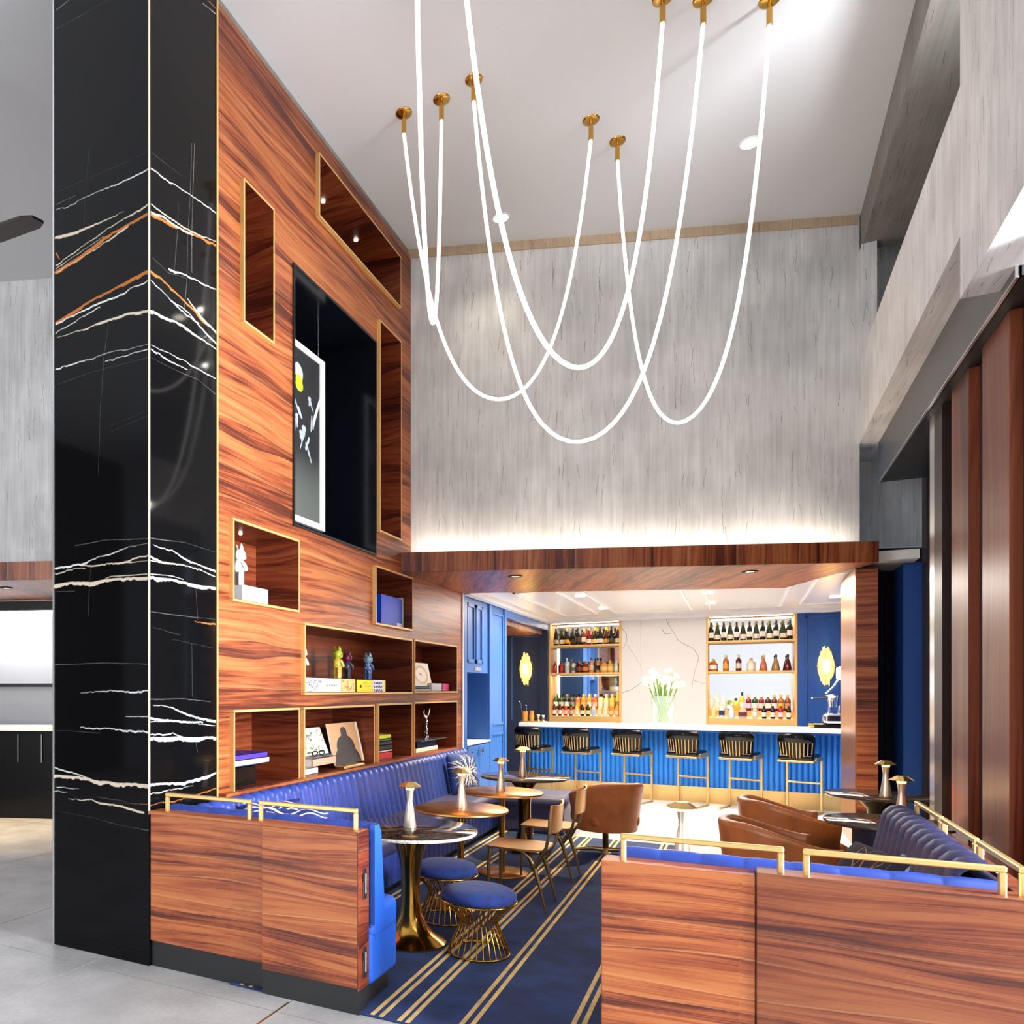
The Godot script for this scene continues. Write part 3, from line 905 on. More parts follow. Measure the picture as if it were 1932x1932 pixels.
func build_back_wall() -> void:
	var w := struct("wall_back", "board-marked pale concrete wall above the bar header", BO, BT)
	put("concrete_face", bx(-0.9, 4.33, 2.95, CEIL, 0.0, -0.3), M.concrete, w)
	put("concrete_face", bx(-9.5, -0.85, 2.95, CEIL, 0.0, -0.3), M.concrete, w)
	put("tan_strip", bx(-0.1, 4.3, 6.13, CEIL, 0.002, 0.02), tinted(M.concrete, rgb(226, 200, 168)), w)  # pale tan strip along the top of the concrete
	var w2 := struct("wall_recess", "set-back concrete wall piece with a dark blue panelled door below, right of the bar", BO, BT)
	put("soffit", bx(4.4, 6.2, 4.0, 6.2, -0.3, -0.66), M.concrete, w2)
	put("concrete_face", bx(4.42, 5.7, 3.1, 4.02, -0.65, -0.9), M.concrete, w2)
	put("lower_trim", bx(4.42, 5.7, 3.085, 3.1, -0.64, -0.665), M.trim_white, w2)
	put("blue_panel", bx(4.80, 5.7, 0, 3.09, -0.72, -0.9), M.navy_deep, w2)
	for r in [[4.95, 5.5, 0.4, 2.75]]:
		put("panel_moulding", bx(r[0], r[0] + 0.03, r[2], r[3], -0.70, -0.72), M.navy_deep, w2)
		put("panel_moulding", bx(r[0], r[1], r[3], r[3] + 0.03, -0.70, -0.72), M.navy_deep, w2)
	# timber header: one long canopy that runs through from the left hall to the bar
	var h := struct("trim_1", "long timber header with vertical grain and a flat timber soffit above the bar opening", BO, BT)
	put("fascia", bx(-9.5, 4.37, 2.805, 3.005, 0.24, 0.2, 0.003), M.wood_vert, h)
	put("soffit", bx(-9.5, 4.37, 2.805, 2.83, 0.2, -1.59), M.wood_vert, h)
	put("top_board", bx(-9.5, 4.37, 2.96, 3.0, 0.2, -1.59), M.wood_vert, h)
	put("back_board", bx(-9.5, 4.37, 2.83, 2.96, -1.55, -1.59), M.wood_vert, h)
	put("end_board", bx(4.35, 4.37, 2.83, 3.0, 0.2, -1.5), M.wood_vert, h)
	put("unseen_cove_strip", bx(-0.05, 4.3, 3.0, 3.006, 0.1, 0.06), M.led, h)  # out of view behind the fascia, placed to light the foot of the concrete
	area("unseen_cove_glow", BO + Vector3(0.929, 0, -0.37) * 2.12 + Vector3(0.37, 0, 0.929) * 0.13 + Vector3(0, 3.03, 0), Vector2(4.2, 0.1), Vector3(0, 1, 0), rgb(255, 240, 222), 0.75, BT)
	for q in [Vector3(-2.058, 2.795, -8.103), Vector3(0.098, 2.795, -8.951), Vector3(-7.504, 2.795, -6.075)]:
		var g := thing("recessed_spotlight", {0: "small black recessed spotlight in the timber soffit at its end by the niche wall", 1: "small black recessed spotlight in the timber soffit near the bar column", 2: "small lit recessed spotlight in the timber soffit left of the black column"}[int(used.get("recessed_spotlight", -1)) + 1], "spotlight", q, 0, "soffit spotlights")
		put("ring", MB.new().lathe([Vector2(0.045, 0.0), Vector2(0.075, 0.0), Vector2(0.075, 0.011), Vector2(0.045, 0.011)], 20), M.black, g)
		put("lens", MB.new().lathe([Vector2(0, 0.006), Vector2(0.045, 0.006)], 16), M.led, g)
		spot_down("soffit_spot", q - Vector3(0, 0.02, 0), rgb(255, 226, 180), 10.0, 40)

func build_right_side() -> void:
	var b := struct("beam_1", "dark concrete beam under the ceiling along the right side")
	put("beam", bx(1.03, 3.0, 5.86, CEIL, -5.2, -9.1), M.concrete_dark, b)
	var w := struct("wall_upper", "raw concrete upstand along the right side with an open gap above")
	put("upstand", bx(1.02, 1.16, 4.0, 4.8, -5.22, -9.3), M.concrete, w)
	put("pier", bx(1.02, 1.5, 3.67, CEIL, 4.0, -5.22), M.concrete, w)
	put("stub", bx(1.02, 1.14, 4.8, 5.86, -8.95, -9.25), M.concrete, w)
	put("gap_shade_sheet", bx(2.6, 2.7, 3.9, 6.0, -5.2, -9.3), M.black, w)  # black sheet behind the open gap, stands for its deep shade
	put("soffit", bx(1.16, 3.0, 4.0, 4.2, -5.22, -9.7), M.concrete, w)
	var s := struct("trim_2", "polished steel bulkhead edge above the walnut fins")
	put("steel_face", bx(1.18, 1.2, 3.62, 4.0, -4.946, -9.18), M.steel, s)
	put("steel_end", bx(1.19, 5.0, 3.62, 4.05, -4.946, -4.966), M.steel, s)
	put("corner_edge", bx(1.174, 1.184, 3.615, 4.02, -4.94, -4.952), M.steel_edge, s)
	put("bottom_edge", bx(1.176, 1.19, 3.612, 3.622, -4.944, -9.18), M.steel_edge, s)
	put("soffit", bx(1.19, 5.0, 3.62, 3.66, -4.95, -9.2), M.black, s)
	var f := struct("wall_fins", "wall of wide upright walnut fins with dark gaps, at the right edge")
	put("back_panel", bx(1.6, 1.7, 0, 3.62, -4.9, -9.2), M.walnut_dark, f)
	for z in [[-4.6, -5.1], [-5.36, -5.88], [-6.19, -6.63]]:
		put("fin", bx(1.25, 1.36, 0, 3.62, z[0], z[1], 0.004), M.walnut, f)
		put("fin_side", bx(1.3, 1.6, 0, 3.62, z[0] + 0.06, z[0] + 0.02), M.walnut_dark, f)
	put("end_fin", bx(1.25, 1.6, 0, 3.62, -6.9, -7.14), M.walnut_dark, f)
	put("mirror_strip", bx(1.25, 1.6, 0, 3.62, -7.15, -7.3), M.steel_edge, f)

func build_bar_room() -> void:
	var c := struct("ceiling_bar", "glossy white panelled ceiling of the bar")
	put("plaster", bx(-4.6, 1.5, 2.86, 2.95, -9.2, -14.6), M.white_bar, c)
	var mw := 0.035
	for r in [[-2.55, -2.0, -9.9, -13.3], [-1.75, -0.62, -9.9, -13.4], [-0.4, 0.55, -9.9, -13.4], [0.75, 1.3, -9.9, -13.3]]:
		for q in [[r[0], r[0] + mw, r[2], r[3]], [r[1] - mw, r[1], r[2], r[3]], [r[0], r[1], r[2], r[2] - mw], [r[0], r[1], r[3] + mw, r[3]]]:
			put("ceiling_moulding", bx(q[0], q[1], 2.845, 2.86, q[2], q[3]), M.trim_white, c)
	put("cornice", bx(-3.0, -2.9, 2.79, 2.86, -9.25, -14.15), M.trim_white, c)
	put("cornice", bx(-3.0, 1.42, 2.8, 2.86, -14.05, -14.2), M.trim_white, c)
	for q in [Vector3(-1.843, 2.852, -10.67), Vector3(-1.823, 2.852, -12.5), Vector3(-0.354, 2.852, -11.19), Vector3(-0.361, 2.852, -12.5), Vector3(1.134, 2.852, -12.48)]:
		put("slot_light", bx(q.x - 0.06, q.x + 0.06, 2.85, 2.861, q.z - 0.03, q.z + 0.03), M.spot, c)
		spot_down("bar_spot", q - Vector3(0, 0.02, 0), rgb(255, 240, 218), 3.0, 55)
	# left cabinet wall
	var w := struct("wall_bar_left", "blue painted panelled wall of the bar with an open serving niche")
	put("wall_body", bx(-3.02, -3.5, 0, 0.9, -9.24, -11.29), M.cab, w)
	put("wall_body", bx(-3.02, -3.5, 1.83, 2.86, -9.24, -11.29), M.cab, w)
	put("wall_body", bx(-3.02, -3.5, 0.9, 1.83, -9.24, -9.416), M.cab, w)
	put("wall_body", bx(-3.02, -3.5, 0.9, 1.83, -10.4, -11.29), M.cab, w)
	put("header_panel", bx(-3.0, -3.12, 2.68, 2.86, -11.29, -14.2), M.cab, w)
	put("niche_back", bx(-3.44, -3.48, 0.9, 1.83, -9.41, -10.41), M.cab_dark, w)
	put("niche_shelf", bx(-3.46, -2.985, 0.895, 0.915, -9.4, -10.42), M.trim_white, w)
	put("passage_ceiling", bx(-3.1, -4.8, 2.6, 2.7, -11.0, -14.2), M.wood_vert, w)
	put("passage_side", bx(-4.6, -4.8, 0, 2.6, -11.0, -14.2), M.navy, w)
	var frame := func(z0: float, z1: float, y0: float, y1: float, t: float) -> void:
		for q in [[z0, z0 - t, y0, y1], [z1 + t, z1, y0, y1], [z0, z1, y0, y0 + t], [z0, z1, y1 - t, y1]]:
			put("panel_moulding", bx(-3.02, -3.0, q[2], q[3], q[0], q[1], 0.004), M.cab, w)
	for q in [[-9.26, -9.4, 0, 2.8], [-10.41, -10.53, 0, 2.8], [-11.2, -11.29, 0, 2.8]]:
		put("stile", bx(-3.02, -2.992, q[2], q[3], q[0], q[1], 0.004), M.cab, w)
	frame.call(-9.44, -9.78, 1.95, 2.72, 0.05)
	frame.call(-9.82, -10.12, 1.95, 2.72, 0.05)
	frame.call(-10.55, -11.17, 1.1, 2.7, 0.035)
	frame.call(-10.55, -11.17, 0.15, 0.99, 0.035)
	put("name_plate", bx(-3.02, -3.0, 1.86, 1.9, -9.78, -10.02), M.steel_edge, w)
	for q in [[-9.43, -9.91], [-9.92, -10.39]]:
		put("cupboard_door", bx(-3.03, -2.99, 0.1, 0.87, q[0], q[1], 0.005), M.cab, w)
		put("door_knob", MB.new().soft(Vector3(-2.99, 0.78, q[0] - (0.43 if q[0] > -9.5 else 0.02)), Vector3(-2.96, 0.81, q[0] - (0.46 if q[0] > -9.5 else 0.05)), 0.015, 3), M.chrome, w)
	put("corner_post", bx(-3.14, -3.0, 0, 2.68, -14.1, -14.2), M.navy, w)
	# back wall of the bar
	var b := struct("wall_bar_back", "back wall of the bar: blue panels, white veined marble slab and lit shelf alcoves")
	put("navy_panel", bx(-4.7, -3.0, 0, 2.86, -14.2, -14.3), M.navy, b)
	put("panel_moulding", bx(-3.67, -3.655, 1.05, 2.59, -14.18, -14.2), M.cab, b)
	put("panel_moulding", bx(-3.15, -3.135, 1.05, 2.59, -14.18, -14.2), M.cab, b)
	put("panel_moulding", bx(-3.67, -3.135, 2.575, 2.59, -14.18, -14.2), M.cab, b)
	put("royal_panel", bx(0.8, 1.5, 0, 2.86, -14.2, -14.3), M.royal, b)
	put("panel_moulding", bx(0.9, 0.925, 0.5, 2.76, -14.17, -14.2), M.royal, b)
	put("panel_moulding", bx(0.9, 1.45, 2.735, 2.76, -14.17, -14.2), M.royal, b)
	put("return_wall", bx(1.42, 1.6, 0, 2.86, -9.5, -14.3), M.royal, b)
	put("outer_wall", bx(-4.8, 1.7, 0, 2.95, -14.6, -14.7), M.black, b)
	var m := MB.new()
	m.poly([Vector3(-1.77, 0.9, -14.2), Vector3(-0.47, 0.9, -14.2), Vector3(-0.47, 2.86, -14.2), Vector3(-1.77, 2.86, -14.2)], Vector3.BACK, [Vector2(0, 1), Vector2(1, 1), Vector2(1, 0), Vector2(0, 0)])
	put("marble_slab", m, M.white_marble, b)
	put("lower_panel", bx(-3.0, 0.8, 0, 1.03, -14.2, -14.5), M.edging, b)

func build_left_hall() -> void:
	var w := struct("wall_hall", "lit white wall of the reception seen left of the black column", BO, BT)
	put("white_back", bx(-9.5, -3.4, 0.9, 2.72, -2.05, -2.2), M.white, w)
	put("black_pelmet", bx(-9.5, -3.4, 2.68, 2.81, -1.6, -1.7), M.black, w)
	put("led_strip", bx(-9.5, -3.4, 2.7, 2.72, -1.95, -2.04), M.led, w)
	put("hall_ceiling", bx(-9.5, -3.4, 2.8, 2.85, -1.55, -2.3), M.white, w)
	var d := thing("reception_desk", "black reception desk with a white top, left of the black marble column", "desk", BO, BT)
	put("top", bx(-8.0, -3.5, 1.09, 1.14, -0.85, -1.55, 0.004), M.counter, d)
	put("front_panel", bx(-8.0, -3.5, 0.0, 1.09, -0.87, -0.92), M.black_gloss, d)
	put("body", bx(-8.0, -3.5, 0.0, 1.08, -0.92, -1.5), M.black, d)
	for x in [-4.55, -4.86, -5.4]:
		put("door_pull", bx(x, x + 0.012, 0.7, 1.05, -0.85, -0.87), M.steel, d)
	var s := single("wall_shelf", bx(-8.0, -3.5, 1.645, 1.69, -1.75, -2.05, 0.003), M.black, "long dark shelf on the lit white wall above the reception desk", "shelf")
	s.position = BO
	s.rotation_degrees.y = BT
	# one blade of the ceiling fan shows at the left edge of the picture
	var f := thing("ceiling_fan", "dark ceiling fan left of the black column, one blade showing", "fan", Vector3(-4.97, 4.72, -3.46), 0)
	put("hub", MB.new().lathe([Vector2(0, -0.09), Vector2(0.07, -0.08), Vector2(0.11, -0.02), Vector2(0.11, 0.04), Vector2(0.04, 0.09), Vector2(0.0, 0.09)], 20), M.black, f)
	put("rod", MB.new().tube([Vector3(0, 0.05, 0), Vector3(0, 1.46, 0)], 0.018), M.black, f)
	for k in 3:
		var bl := MB.new().extrude([Vector2(0.08, -0.05), Vector2(0.5, -0.1), Vector2(0.86, -0.09), Vector2(0.93, -0.05), Vector2(0.93, 0.05), Vector2(0.86, 0.09), Vector2(0.5, 0.1), Vector2(0.08, 0.05)], -0.008, 0.008)
		var o := put("blade", bl, M.walnut_dark, f)
		o.rotation_degrees = Vector3(10, 4 + 120.0 * k, 0)

# ---------------------------------------------------------------- lights one sees
func build_ropes() -> void:
	var specs := [
		[Vector3(-2.334, CEIL, -5.698), Vector3(-1.043, CEIL, -6.513), 3.94, "rope light, farthest wide loop in front of the timber wall"],
		[Vector3(-1.48, CEIL, -3.76), Vector3(-2.024, CEIL, -5.71), 4.04, "rope light in the narrowest, steepest loop beside the timber wall"],
		[Vector3(-1.311, CEIL, -3.854), Vector3(-0.443, CEIL, -5.601), 3.53, "rope light whose wide loop hangs nearest the camera"],
		[Vector3(-1.746, CEIL, -5.647), Vector3(-0.207, CEIL, -5.744), 3.37, "rope light that hangs lowest of all the loops"],
		[Vector3(-0.889, CEIL, -6.874), Vector3(0.179, CEIL, -5.971), 3.63, "rope light with the loop nearest the concrete beam"],
	]
	for s in specs:
		var a: Vector3 = s[0]
		var b: Vector3 = s[1]
		var t := thing("rope_light", "white " + String(s[3]), "pendant light", (a + b) * 0.5, 0, "white rope lights hung from brass ceiling roses")
		var c := (a + b) * 0.5
		var top := CEIL - 0.16
		var half := Vector2(a.x - b.x, a.z - b.z).length() * 0.5
		var sag: float = top - float(s[2])
		var lo := 0.01
		var hi := 50.0
		for k in 60:
			var md := (lo + hi) * 0.5
			if md * (cosh(half / md) - 1.0) > sag: lo = md
			else: hi = md
		var aa := (lo + hi) * 0.5
		# points by arc length
		var pts := []
		var n := 72
		var smax := aa * sinh(half / aa)
		for k in n + 1:
			var sl := -smax + 2.0 * smax * k / n
			var x := aa * asinh(sl / aa)
			var f := (x / half + 1.0) * 0.5
			pts.append(Vector3(lerpf(a.x, b.x, f) - c.x, float(s[2]) + aa * (cosh(x / aa) - 1.0) - c.y, lerpf(a.z, b.z, f) - c.z))
		put("glowing_rope", MB.new().tube(pts, 0.0135, 10), M.rope, t)
		for e in [a, b]:
			put("ceiling_rose", MB.new().lathe([Vector2(0, -0.014), Vector2(0.05, -0.014), Vector2(0.064, -0.008), Vector2(0.066, 0.0)], 28, e - c), M.brass, t)
			put("stem", MB.new().lathe([Vector2(0.0, -0.168), Vector2(0.019, -0.168), Vector2(0.019, -0.06), Vector2(0.012, -0.055), Vector2(0.012, -0.012)], 16, e - c), M.brass, t)
		for k in [12, 36, 60]:
			omni("rope_glow", c + pts[k] + Vector3(0, 0, 0.04), rgb(255, 250, 242), 0.02, 0.02)

	var dl := [[Vector3(-2.027, CEIL, -7.431), "round lit ceiling downlight near the timber wall, between the rope lights"], [Vector3(0.082, CEIL, -7.451), "round lit ceiling downlight near the concrete beam, behind a rope light"]]
	for q in dl:
		var g := thing("downlight", q[1], "downlight", q[0], 0, "round ceiling downlights")
		put("ring", MB.new().lathe([Vector2(0.07, -0.006), Vector2(0.085, -0.006), Vector2(0.09, 0.0)], 24), M.trim_white, g)
		put("lens", MB.new().lathe([Vector2(0, -0.004), Vector2(0.07, -0.004)], 24), M.spot, g)
		spot_down("ceiling_spot", q[0] - Vector3(0, 0.03, 0), rgb(255, 240, 215), 0.5, 50)

func lamp_proto() -> Node3D:
	var t := thing("table_lamp", "", "lamp")
	put("body", MB.new().lathe([Vector2(0, 0), Vector2(0.040, 0), Vector2(0.041, 0.006), Vector2(0.034, 0.06), Vector2(0.024, 0.13), Vector2(0.019, 0.165), Vector2(0.019, 0.19), Vector2(0.0235, 0.225), Vector2(0.026, 0.24)], 24), M.lamp_body, t)
	put("light_head", MB.new().lathe([Vector2(0.026, 0.24), Vector2(0.03, 0.268), Vector2(0.0, 0.285)], 20), M.lamp_head, t)
	var sh := MB.new()
	var k := 8
	for i in k:
		var a0 := TAU * i / k
		var a1 := TAU * (i + 1) / k
		var p := func(r: float, y: float, a: float) -> Vector3: return Vector3(cos(a) * r, y, sin(a) * r)
		var prof := [Vector2(0.0, 0.292), Vector2(0.034, 0.289), Vector2(0.074, 0.262)]
		for s in 2:
			var q0: Vector2 = prof[s]
			var q1: Vector2 = prof[s + 1]
			for off in [0.0, -0.003]:
				var pts := [p.call(q0.x, q0.y + off, a0), p.call(q1.x, q1.y + off, a0), p.call(q1.x, q1.y + off, a1)]
				if q0.x > 0: pts.append(p.call(q0.x, q0.y + off, a1))
				sh.poly(pts, Vector3.UP if off == 0.0 else Vector3.DOWN)
	put("shade", sh, M.brass_soft, t)
	return t

func build_lamps() -> void:
	var p := lamp_proto()
	p.position = Vector3(-1.815, 0.716, -4.53)
	p.set_meta("label", "brass mushroom table lamp on the marble table nearest the camera")
	p.set_meta("group", "brass table lamps")
	for q in [[Vector3(-1.80, 0.711, -5.52), "brass table lamp on the nearer gold-topped table, in front of the branch cushion", 20.0], [Vector3(-1.80, 0.711, -6.6), "brass table lamp on the farther gold-topped table", 40.0], [Vector3(-1.86, 0.737, -7.62), "brass table lamp on the large dark glossy table with the cone foot", 10.0], [Vector3(-0.263, 0.716, -4.52), "brass table lamp standing alone behind the first rail of the right bench", 0.0], [Vector3(1.04, 0.736, -7.72), "brass table lamp on the farther dark table by the bar column", 25.0], [Vector3(0.98, 0.716, -6.62), "brass table lamp on the nearer dark table beside the walnut fins", 5.0]]:
		dup(p, q[1], q[0], q[2])
	for c in get_children():
		if String(c.name).begins_with("table_lamp"):
			omni("lamp_glow", c.position + Vector3(0, 0.262, 0), rgb(255, 205, 130), 0.12, 0.02)

func sconce(at: Vector3, label: String) -> void:
	var t := thing("wall_sconce", label, "wall lamp", at, 0, "glass rod sconces in the bar")
	put("back_bar", MB.new().box(Vector3(-0.13, -0.008, -0.02), Vector3(0.13, 0.008, 0.02), 0.003), M.brass, t)
	put("mount", MB.new().lathe([Vector2(0, -0.06), Vector2(0.03, -0.06), Vector2(0.03, 0.06), Vector2(0, 0.06)], 12, Vector3(0, 0, 0.01)), M.brass, t)
	put("bulb", MB.new().soft(Vector3(-0.045, -0.1, 0.03), Vector3(0.045, 0.1, 0.11), 0.04, 3), M.lamp_warm, t)
	var r := RandomNumberGenerator.new()
	r.seed = 77
	for up in [1.0, -1.0]:
		for ring in 3:
			var k: int = [14, 11, 7][ring]
			for i in k:
				var a := PI * (i + 0.5) / k
				var rad: float = [0.105, 0.08, 0.05][ring]
				var x := cos(a) * rad
				var z := sin(a) * rad * 0.9 + 0.01
				var len: float = [0.15, 0.22, 0.29][ring] + r.randf_range(-0.03, 0.02)
				put("glass_rod", MB.new().tube([Vector3(x, 0.004 * up, z), Vector3(x * 0.95, len * 0.5 * up, z * 0.95), Vector3(x * 0.8, len * up, z * 0.8)], 0.007, 6), M.rod, t)
	omni("sconce_glow", at + Vector3(0, 0, 0.07), rgb(255, 196, 110), 1.6, 0.03)

# ---------------------------------------------------------------- benches and partitions
func rail(x0: float, x1: float, y0: float, y1: float, z: float, along_x: bool, label: String) -> void:
	var t := thing("brass_rail", label, "rail", Vector3.ZERO, 0, "brass rails on top of the bench backs")
	var w := 0.022
	if along_x:
		put("top_bar", bx(x0, x1, y1 - w, y1, z - w / 2, z + w / 2, 0.004), M.brass_rail, t)
		for x in [x0, x1 - w]:
			put("post", bx(x, x + w, y0, y1 - w, z - w / 2, z + w / 2, 0.004), M.brass_rail, t)
	else:
		put("top_bar", bx(z - w / 2, z + w / 2, y1 - w, y1, x0, x1, 0.004), M.brass_rail, t)
		for x in [x0, x1 + w]:
			put("post", bx(z - w / 2, z + w / 2, y0, y1 - w, x, x - w, 0.004), M.brass_rail, t)

func channel_back(zs: float, ze: float, pitch: float, y0: float, y1: float, d0: float, d1: float, bulge: float) -> MB:
	# an upholstered back along z in upright channels; x grows towards the sitter
	var n := int(round(absf(ze - zs) / pitch))
	var per := 8
	var f := func(u: float, w: float) -> Vector3:
		var z := lerpf(zs, ze, u)
		var ph := u * n
		var ch := pow(absf(sin(PI * ph)), 0.45)
		var x: float
		var y: float
		if w < 0.7:
			var q := w / 0.7
			y = lerpf(y0, y1 - d1 * 0.5, q)
			x = lerpf(d0, d1, q)
		else:
			var a := (w - 0.7) / 0.3 * PI
			y = y1 - d1 * 0.5 + sin(a) * d1 * 0.5
			x = d1 * 0.5 + cos(a) * d1 * 0.5
		return Vector3(x + (ch - 1.0) * bulge * (1.0 if w < 0.7 else cos((w - 0.7) / 0.3 * PI) * 0.5 + 0.5), y + (ch - 1.0) * bulge * (0.0 if w < 0.7 else sin((w - 0.7) / 0.3 * PI)), z)
	return MB.new().grid(f, n * per, 20, zs > ze)

func build_partitions() -> void:
	# left of the passage
	var a := thing("bench_partition", "low walnut partition with a black plinth and open end, beside the black column", "partition")
	put("plinth", bx(-2.97, -2.19, 0, 0.15, -3.42, -3.5), M.black, a)
	put("plinth", bx(-2.19, -1.625, 0, 0.13, -3.39, -3.5), M.black, a)
	put("panel", bx(-2.97, -2.19, 0.15, 0.885, -3.405, -3.49, 0.002), M.wood_panel, a)
	put("panel", bx(-2.188, -1.628, 0.13, 0.885, -3.38, -3.49, 0.003), M.wood_panel, a)
	put("cap", bx(-2.97, -1.628, 0.885, 0.902, -3.382, -3.5, 0.003), M.wood_panel, a)
	put("end_panel", bx(-1.63, -1.622, 0.12, 0.9, -3.38, -3.5, 0.002), M.wood_niche_shade, a)
	for y in [0.56, 0.17]:
		put("hinge", bx(-1.626, -1.618, y, y + 0.15, -3.425, -3.465, 0.002).box(Vector3(-1.623, y + 0.02, -3.468), Vector3(-1.617, y + 0.06, -3.43)).box(Vector3(-1.623, y + 0.09, -3.46), Vector3(-1.616, y + 0.13, -3.422)), M.black, a)
		put("hinge_pin", MB.new().tube([Vector3(-1.615, y + 0.03, -3.445), Vector3(-1.615, y + 0.13, -3.445)], 0.006, 6), M.chrome, a)
	rail(-2.875, -2.285, 0.9, 1.01, -3.43, true, "brass rail on the left partition, next to the black column")
	rail(-2.235, -1.65, 0.9, 1.01, -3.43, true, "brass rail on the left partition, at its open end")
	# right of the passage
	var b := thing("bench_partition", "low walnut partition filling the lower right foreground", "partition")
	put("plinth", bx(-0.48, 0.88, 0, 0.13, -3.4, -3.5), M.black, b)
	put("panel", bx(-0.5, 0.055, 0.13, 0.89, -3.38, -3.49, 0.003), M.wood_panel, b)
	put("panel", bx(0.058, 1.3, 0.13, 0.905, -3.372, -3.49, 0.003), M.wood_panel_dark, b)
	put("cap", bx(-0.5, 0.055, 0.882, 0.888, -3.39, -3.52, 0.002), M.wood_niche_shade, b)
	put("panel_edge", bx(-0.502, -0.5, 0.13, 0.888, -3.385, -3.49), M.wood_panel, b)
	put("side_panel", bx(0.83, 0.9, 0.0, 0.9, -3.49, -5.25, 0.003), M.wood_niche_shade, b)
	rail(-0.43, 0.15, 0.885, 1.003, -3.42, true, "brass rail on the right partition, at its open end")
	rail(0.21, 0.79, 0.9, 1.003, -3.42, true, "brass rail on the right partition, nearest the walnut fins")
	for q in [[-5.2, -4.62, "brass rail on the side bench, farthest from the camera"], [-4.585, -4.01, "brass rail on the side bench, the middle one"], [-3.97, -3.42, "brass rail on the side bench, nearest the camera"]]:
		rail(q[1], q[0], 0.9, 1.003, 0.835, false, q[2])

func build_benches() -> void:
	# long banquette against the timber wall
	var a := thing("banquette", "long blue leather banquette with upright channels along the timber wall", "bench")
	put("backrest", channel_back(-3.64, -9.0, 0.118, 0.44, 0.9, 0.21, 0.13, 0.026).moved(Transform3D(Basis(), Vector3(-2.97, 0, 0))), M.leather, a)
	put("back_core", bx(-2.97, -2.92, 0.05, 0.84, -3.64, -9.0), M.leather, a)
	put("seat", MB.new().soft(Vector3(-2.95, 0.31, -8.98), Vector3(-2.33, 0.46, -3.88), 0.06, 4), M.leather_shaded, a)  # seat coloured darker than the back, as if in shade
	put("seat_front", channel_back(-3.88, -8.96, 0.118, 0.07, 0.38, 0.05, 0.05, 0.012).moved(Transform3D(Basis(), Vector3(-2.42, 0, 0))), M.leather, a)
	put("plinth", bx(-2.96, -2.42, 0, 0.08, -3.88, -8.98), M.black, a)
	put("return_seat", MB.new().soft(Vector3(-2.4, 0.28, -9.25), Vector3(-1.62, 0.44, -8.56), 0.09, 4), M.leather_shaded, a)
	put("return_base", MB.new().soft(Vector3(-2.38, 0.0, -9.2), Vector3(-1.66, 0.34, -8.6), 0.05, 3), M.leather_shaded, a)
	# bench behind the left partition
	var b := thing("bench_seat", "bright blue leather bench end behind the left walnut partition", "bench")
	put("back_cushion", MB.new().grid(func(u: float, w: float) -> Vector3:
		var x := lerpf(-2.95, -1.605, u)
		var ch := pow(absf(sin(PI * u * 9.0)), 0.4)
		var ang := w * PI
		return Vector3(x, 0.845 + sin(ang) * (0.075 + 0.008 * ch), -3.555 - cos(ang) * -0.055), 90, 14, true), M.leather, b)
	put("back_board", MB.new().box(Vector3(-2.93, 0.4, -3.61), Vector3(-1.605, 0.86, -3.5), 0.01), M.leather, b)
	put("end_cushion", MB.new().extrude([Vector2(-3.50, -0.92), Vector2(-3.50, -0.42), Vector2(-3.63, -0.42), Vector2(-3.58, -0.88), Vector2(-3.55, -0.92)], -1.62, -1.59).moved(Transform3D(Basis(Vector3(0, 0, 1), Vector3(1, 0, 0), Vector3(0, -1, 0)), Vector3.ZERO)), M.leather_bright, b)
	put("seat", MB.new().soft(Vector3(-2.73, 0.33, -3.84), Vector3(-1.6, 0.50, -3.5), 0.05, 4), M.leather_bright, b)
	put("seat_base", MB.new().soft(Vector3(-2.73, 0.1, -3.85), Vector3(-1.61, 0.40, -3.5), 0.04, 3), M.leather_bright, b)
	put("plinth", bx(-2.7, -1.64, 0, 0.12, -3.51, -3.78), M.black, b)
	# bench behind the right partition and its side part
	var c := thing("corner_bench", "blue channelled corner bench inside the right partition, side part coloured as in shade", "bench")
	put("back_cushion", MB.new().grid(func(u: float, w: float) -> Vector3:
		var x := lerpf(-0.45, 0.8, u)
		var ch := pow(absf(sin(PI * u * 8.0)), 0.4)
		var ang := w * PI
		return Vector3(x, 0.84 + sin(ang) * (0.08 + 0.006 * ch), -3.56 - cos(ang) * -0.06), 90, 14, true), M.leather, c)
	put("back_board", MB.new().box(Vector3(-0.45, 0.3, -3.62), Vector3(0.8, 0.86, -3.51), 0.01), M.leather, c)
	put("side_back", channel_back(-3.6, -5.2, 0.13, 0.42, 0.985, 0.26, 0.16, 0.03).moved(Transform3D(Basis(Vector3(-1, 0, 0), Vector3(0, 1, 0), Vector3(0, 0, 1)), Vector3(0.83, 0, 0))), M.leather_shaded, c)  # same blue leather, darker light put into the colour
	put("side_core", bx(0.77, 0.83, 0.05, 0.9, -3.6, -5.2), M.leather_shaded, c)
	put("seat", MB.new().soft(Vector3(-0.45, 0.3, -4.05), Vector3(0.8, 0.46, -3.55), 0.06, 4), M.leather, c)
	put("side_seat", MB.new().soft(Vector3(0.28, 0.3, -5.2), Vector3(0.8, 0.46, -3.9), 0.06, 4), M.leather_shaded, c)
	put("plinth", bx(-0.4, 0.78, 0, 0.3, -3.55, -3.95).box(Vector3(0.36, 0, -5.15), Vector3(0.78, 0.3, -3.9)), M.black, c)

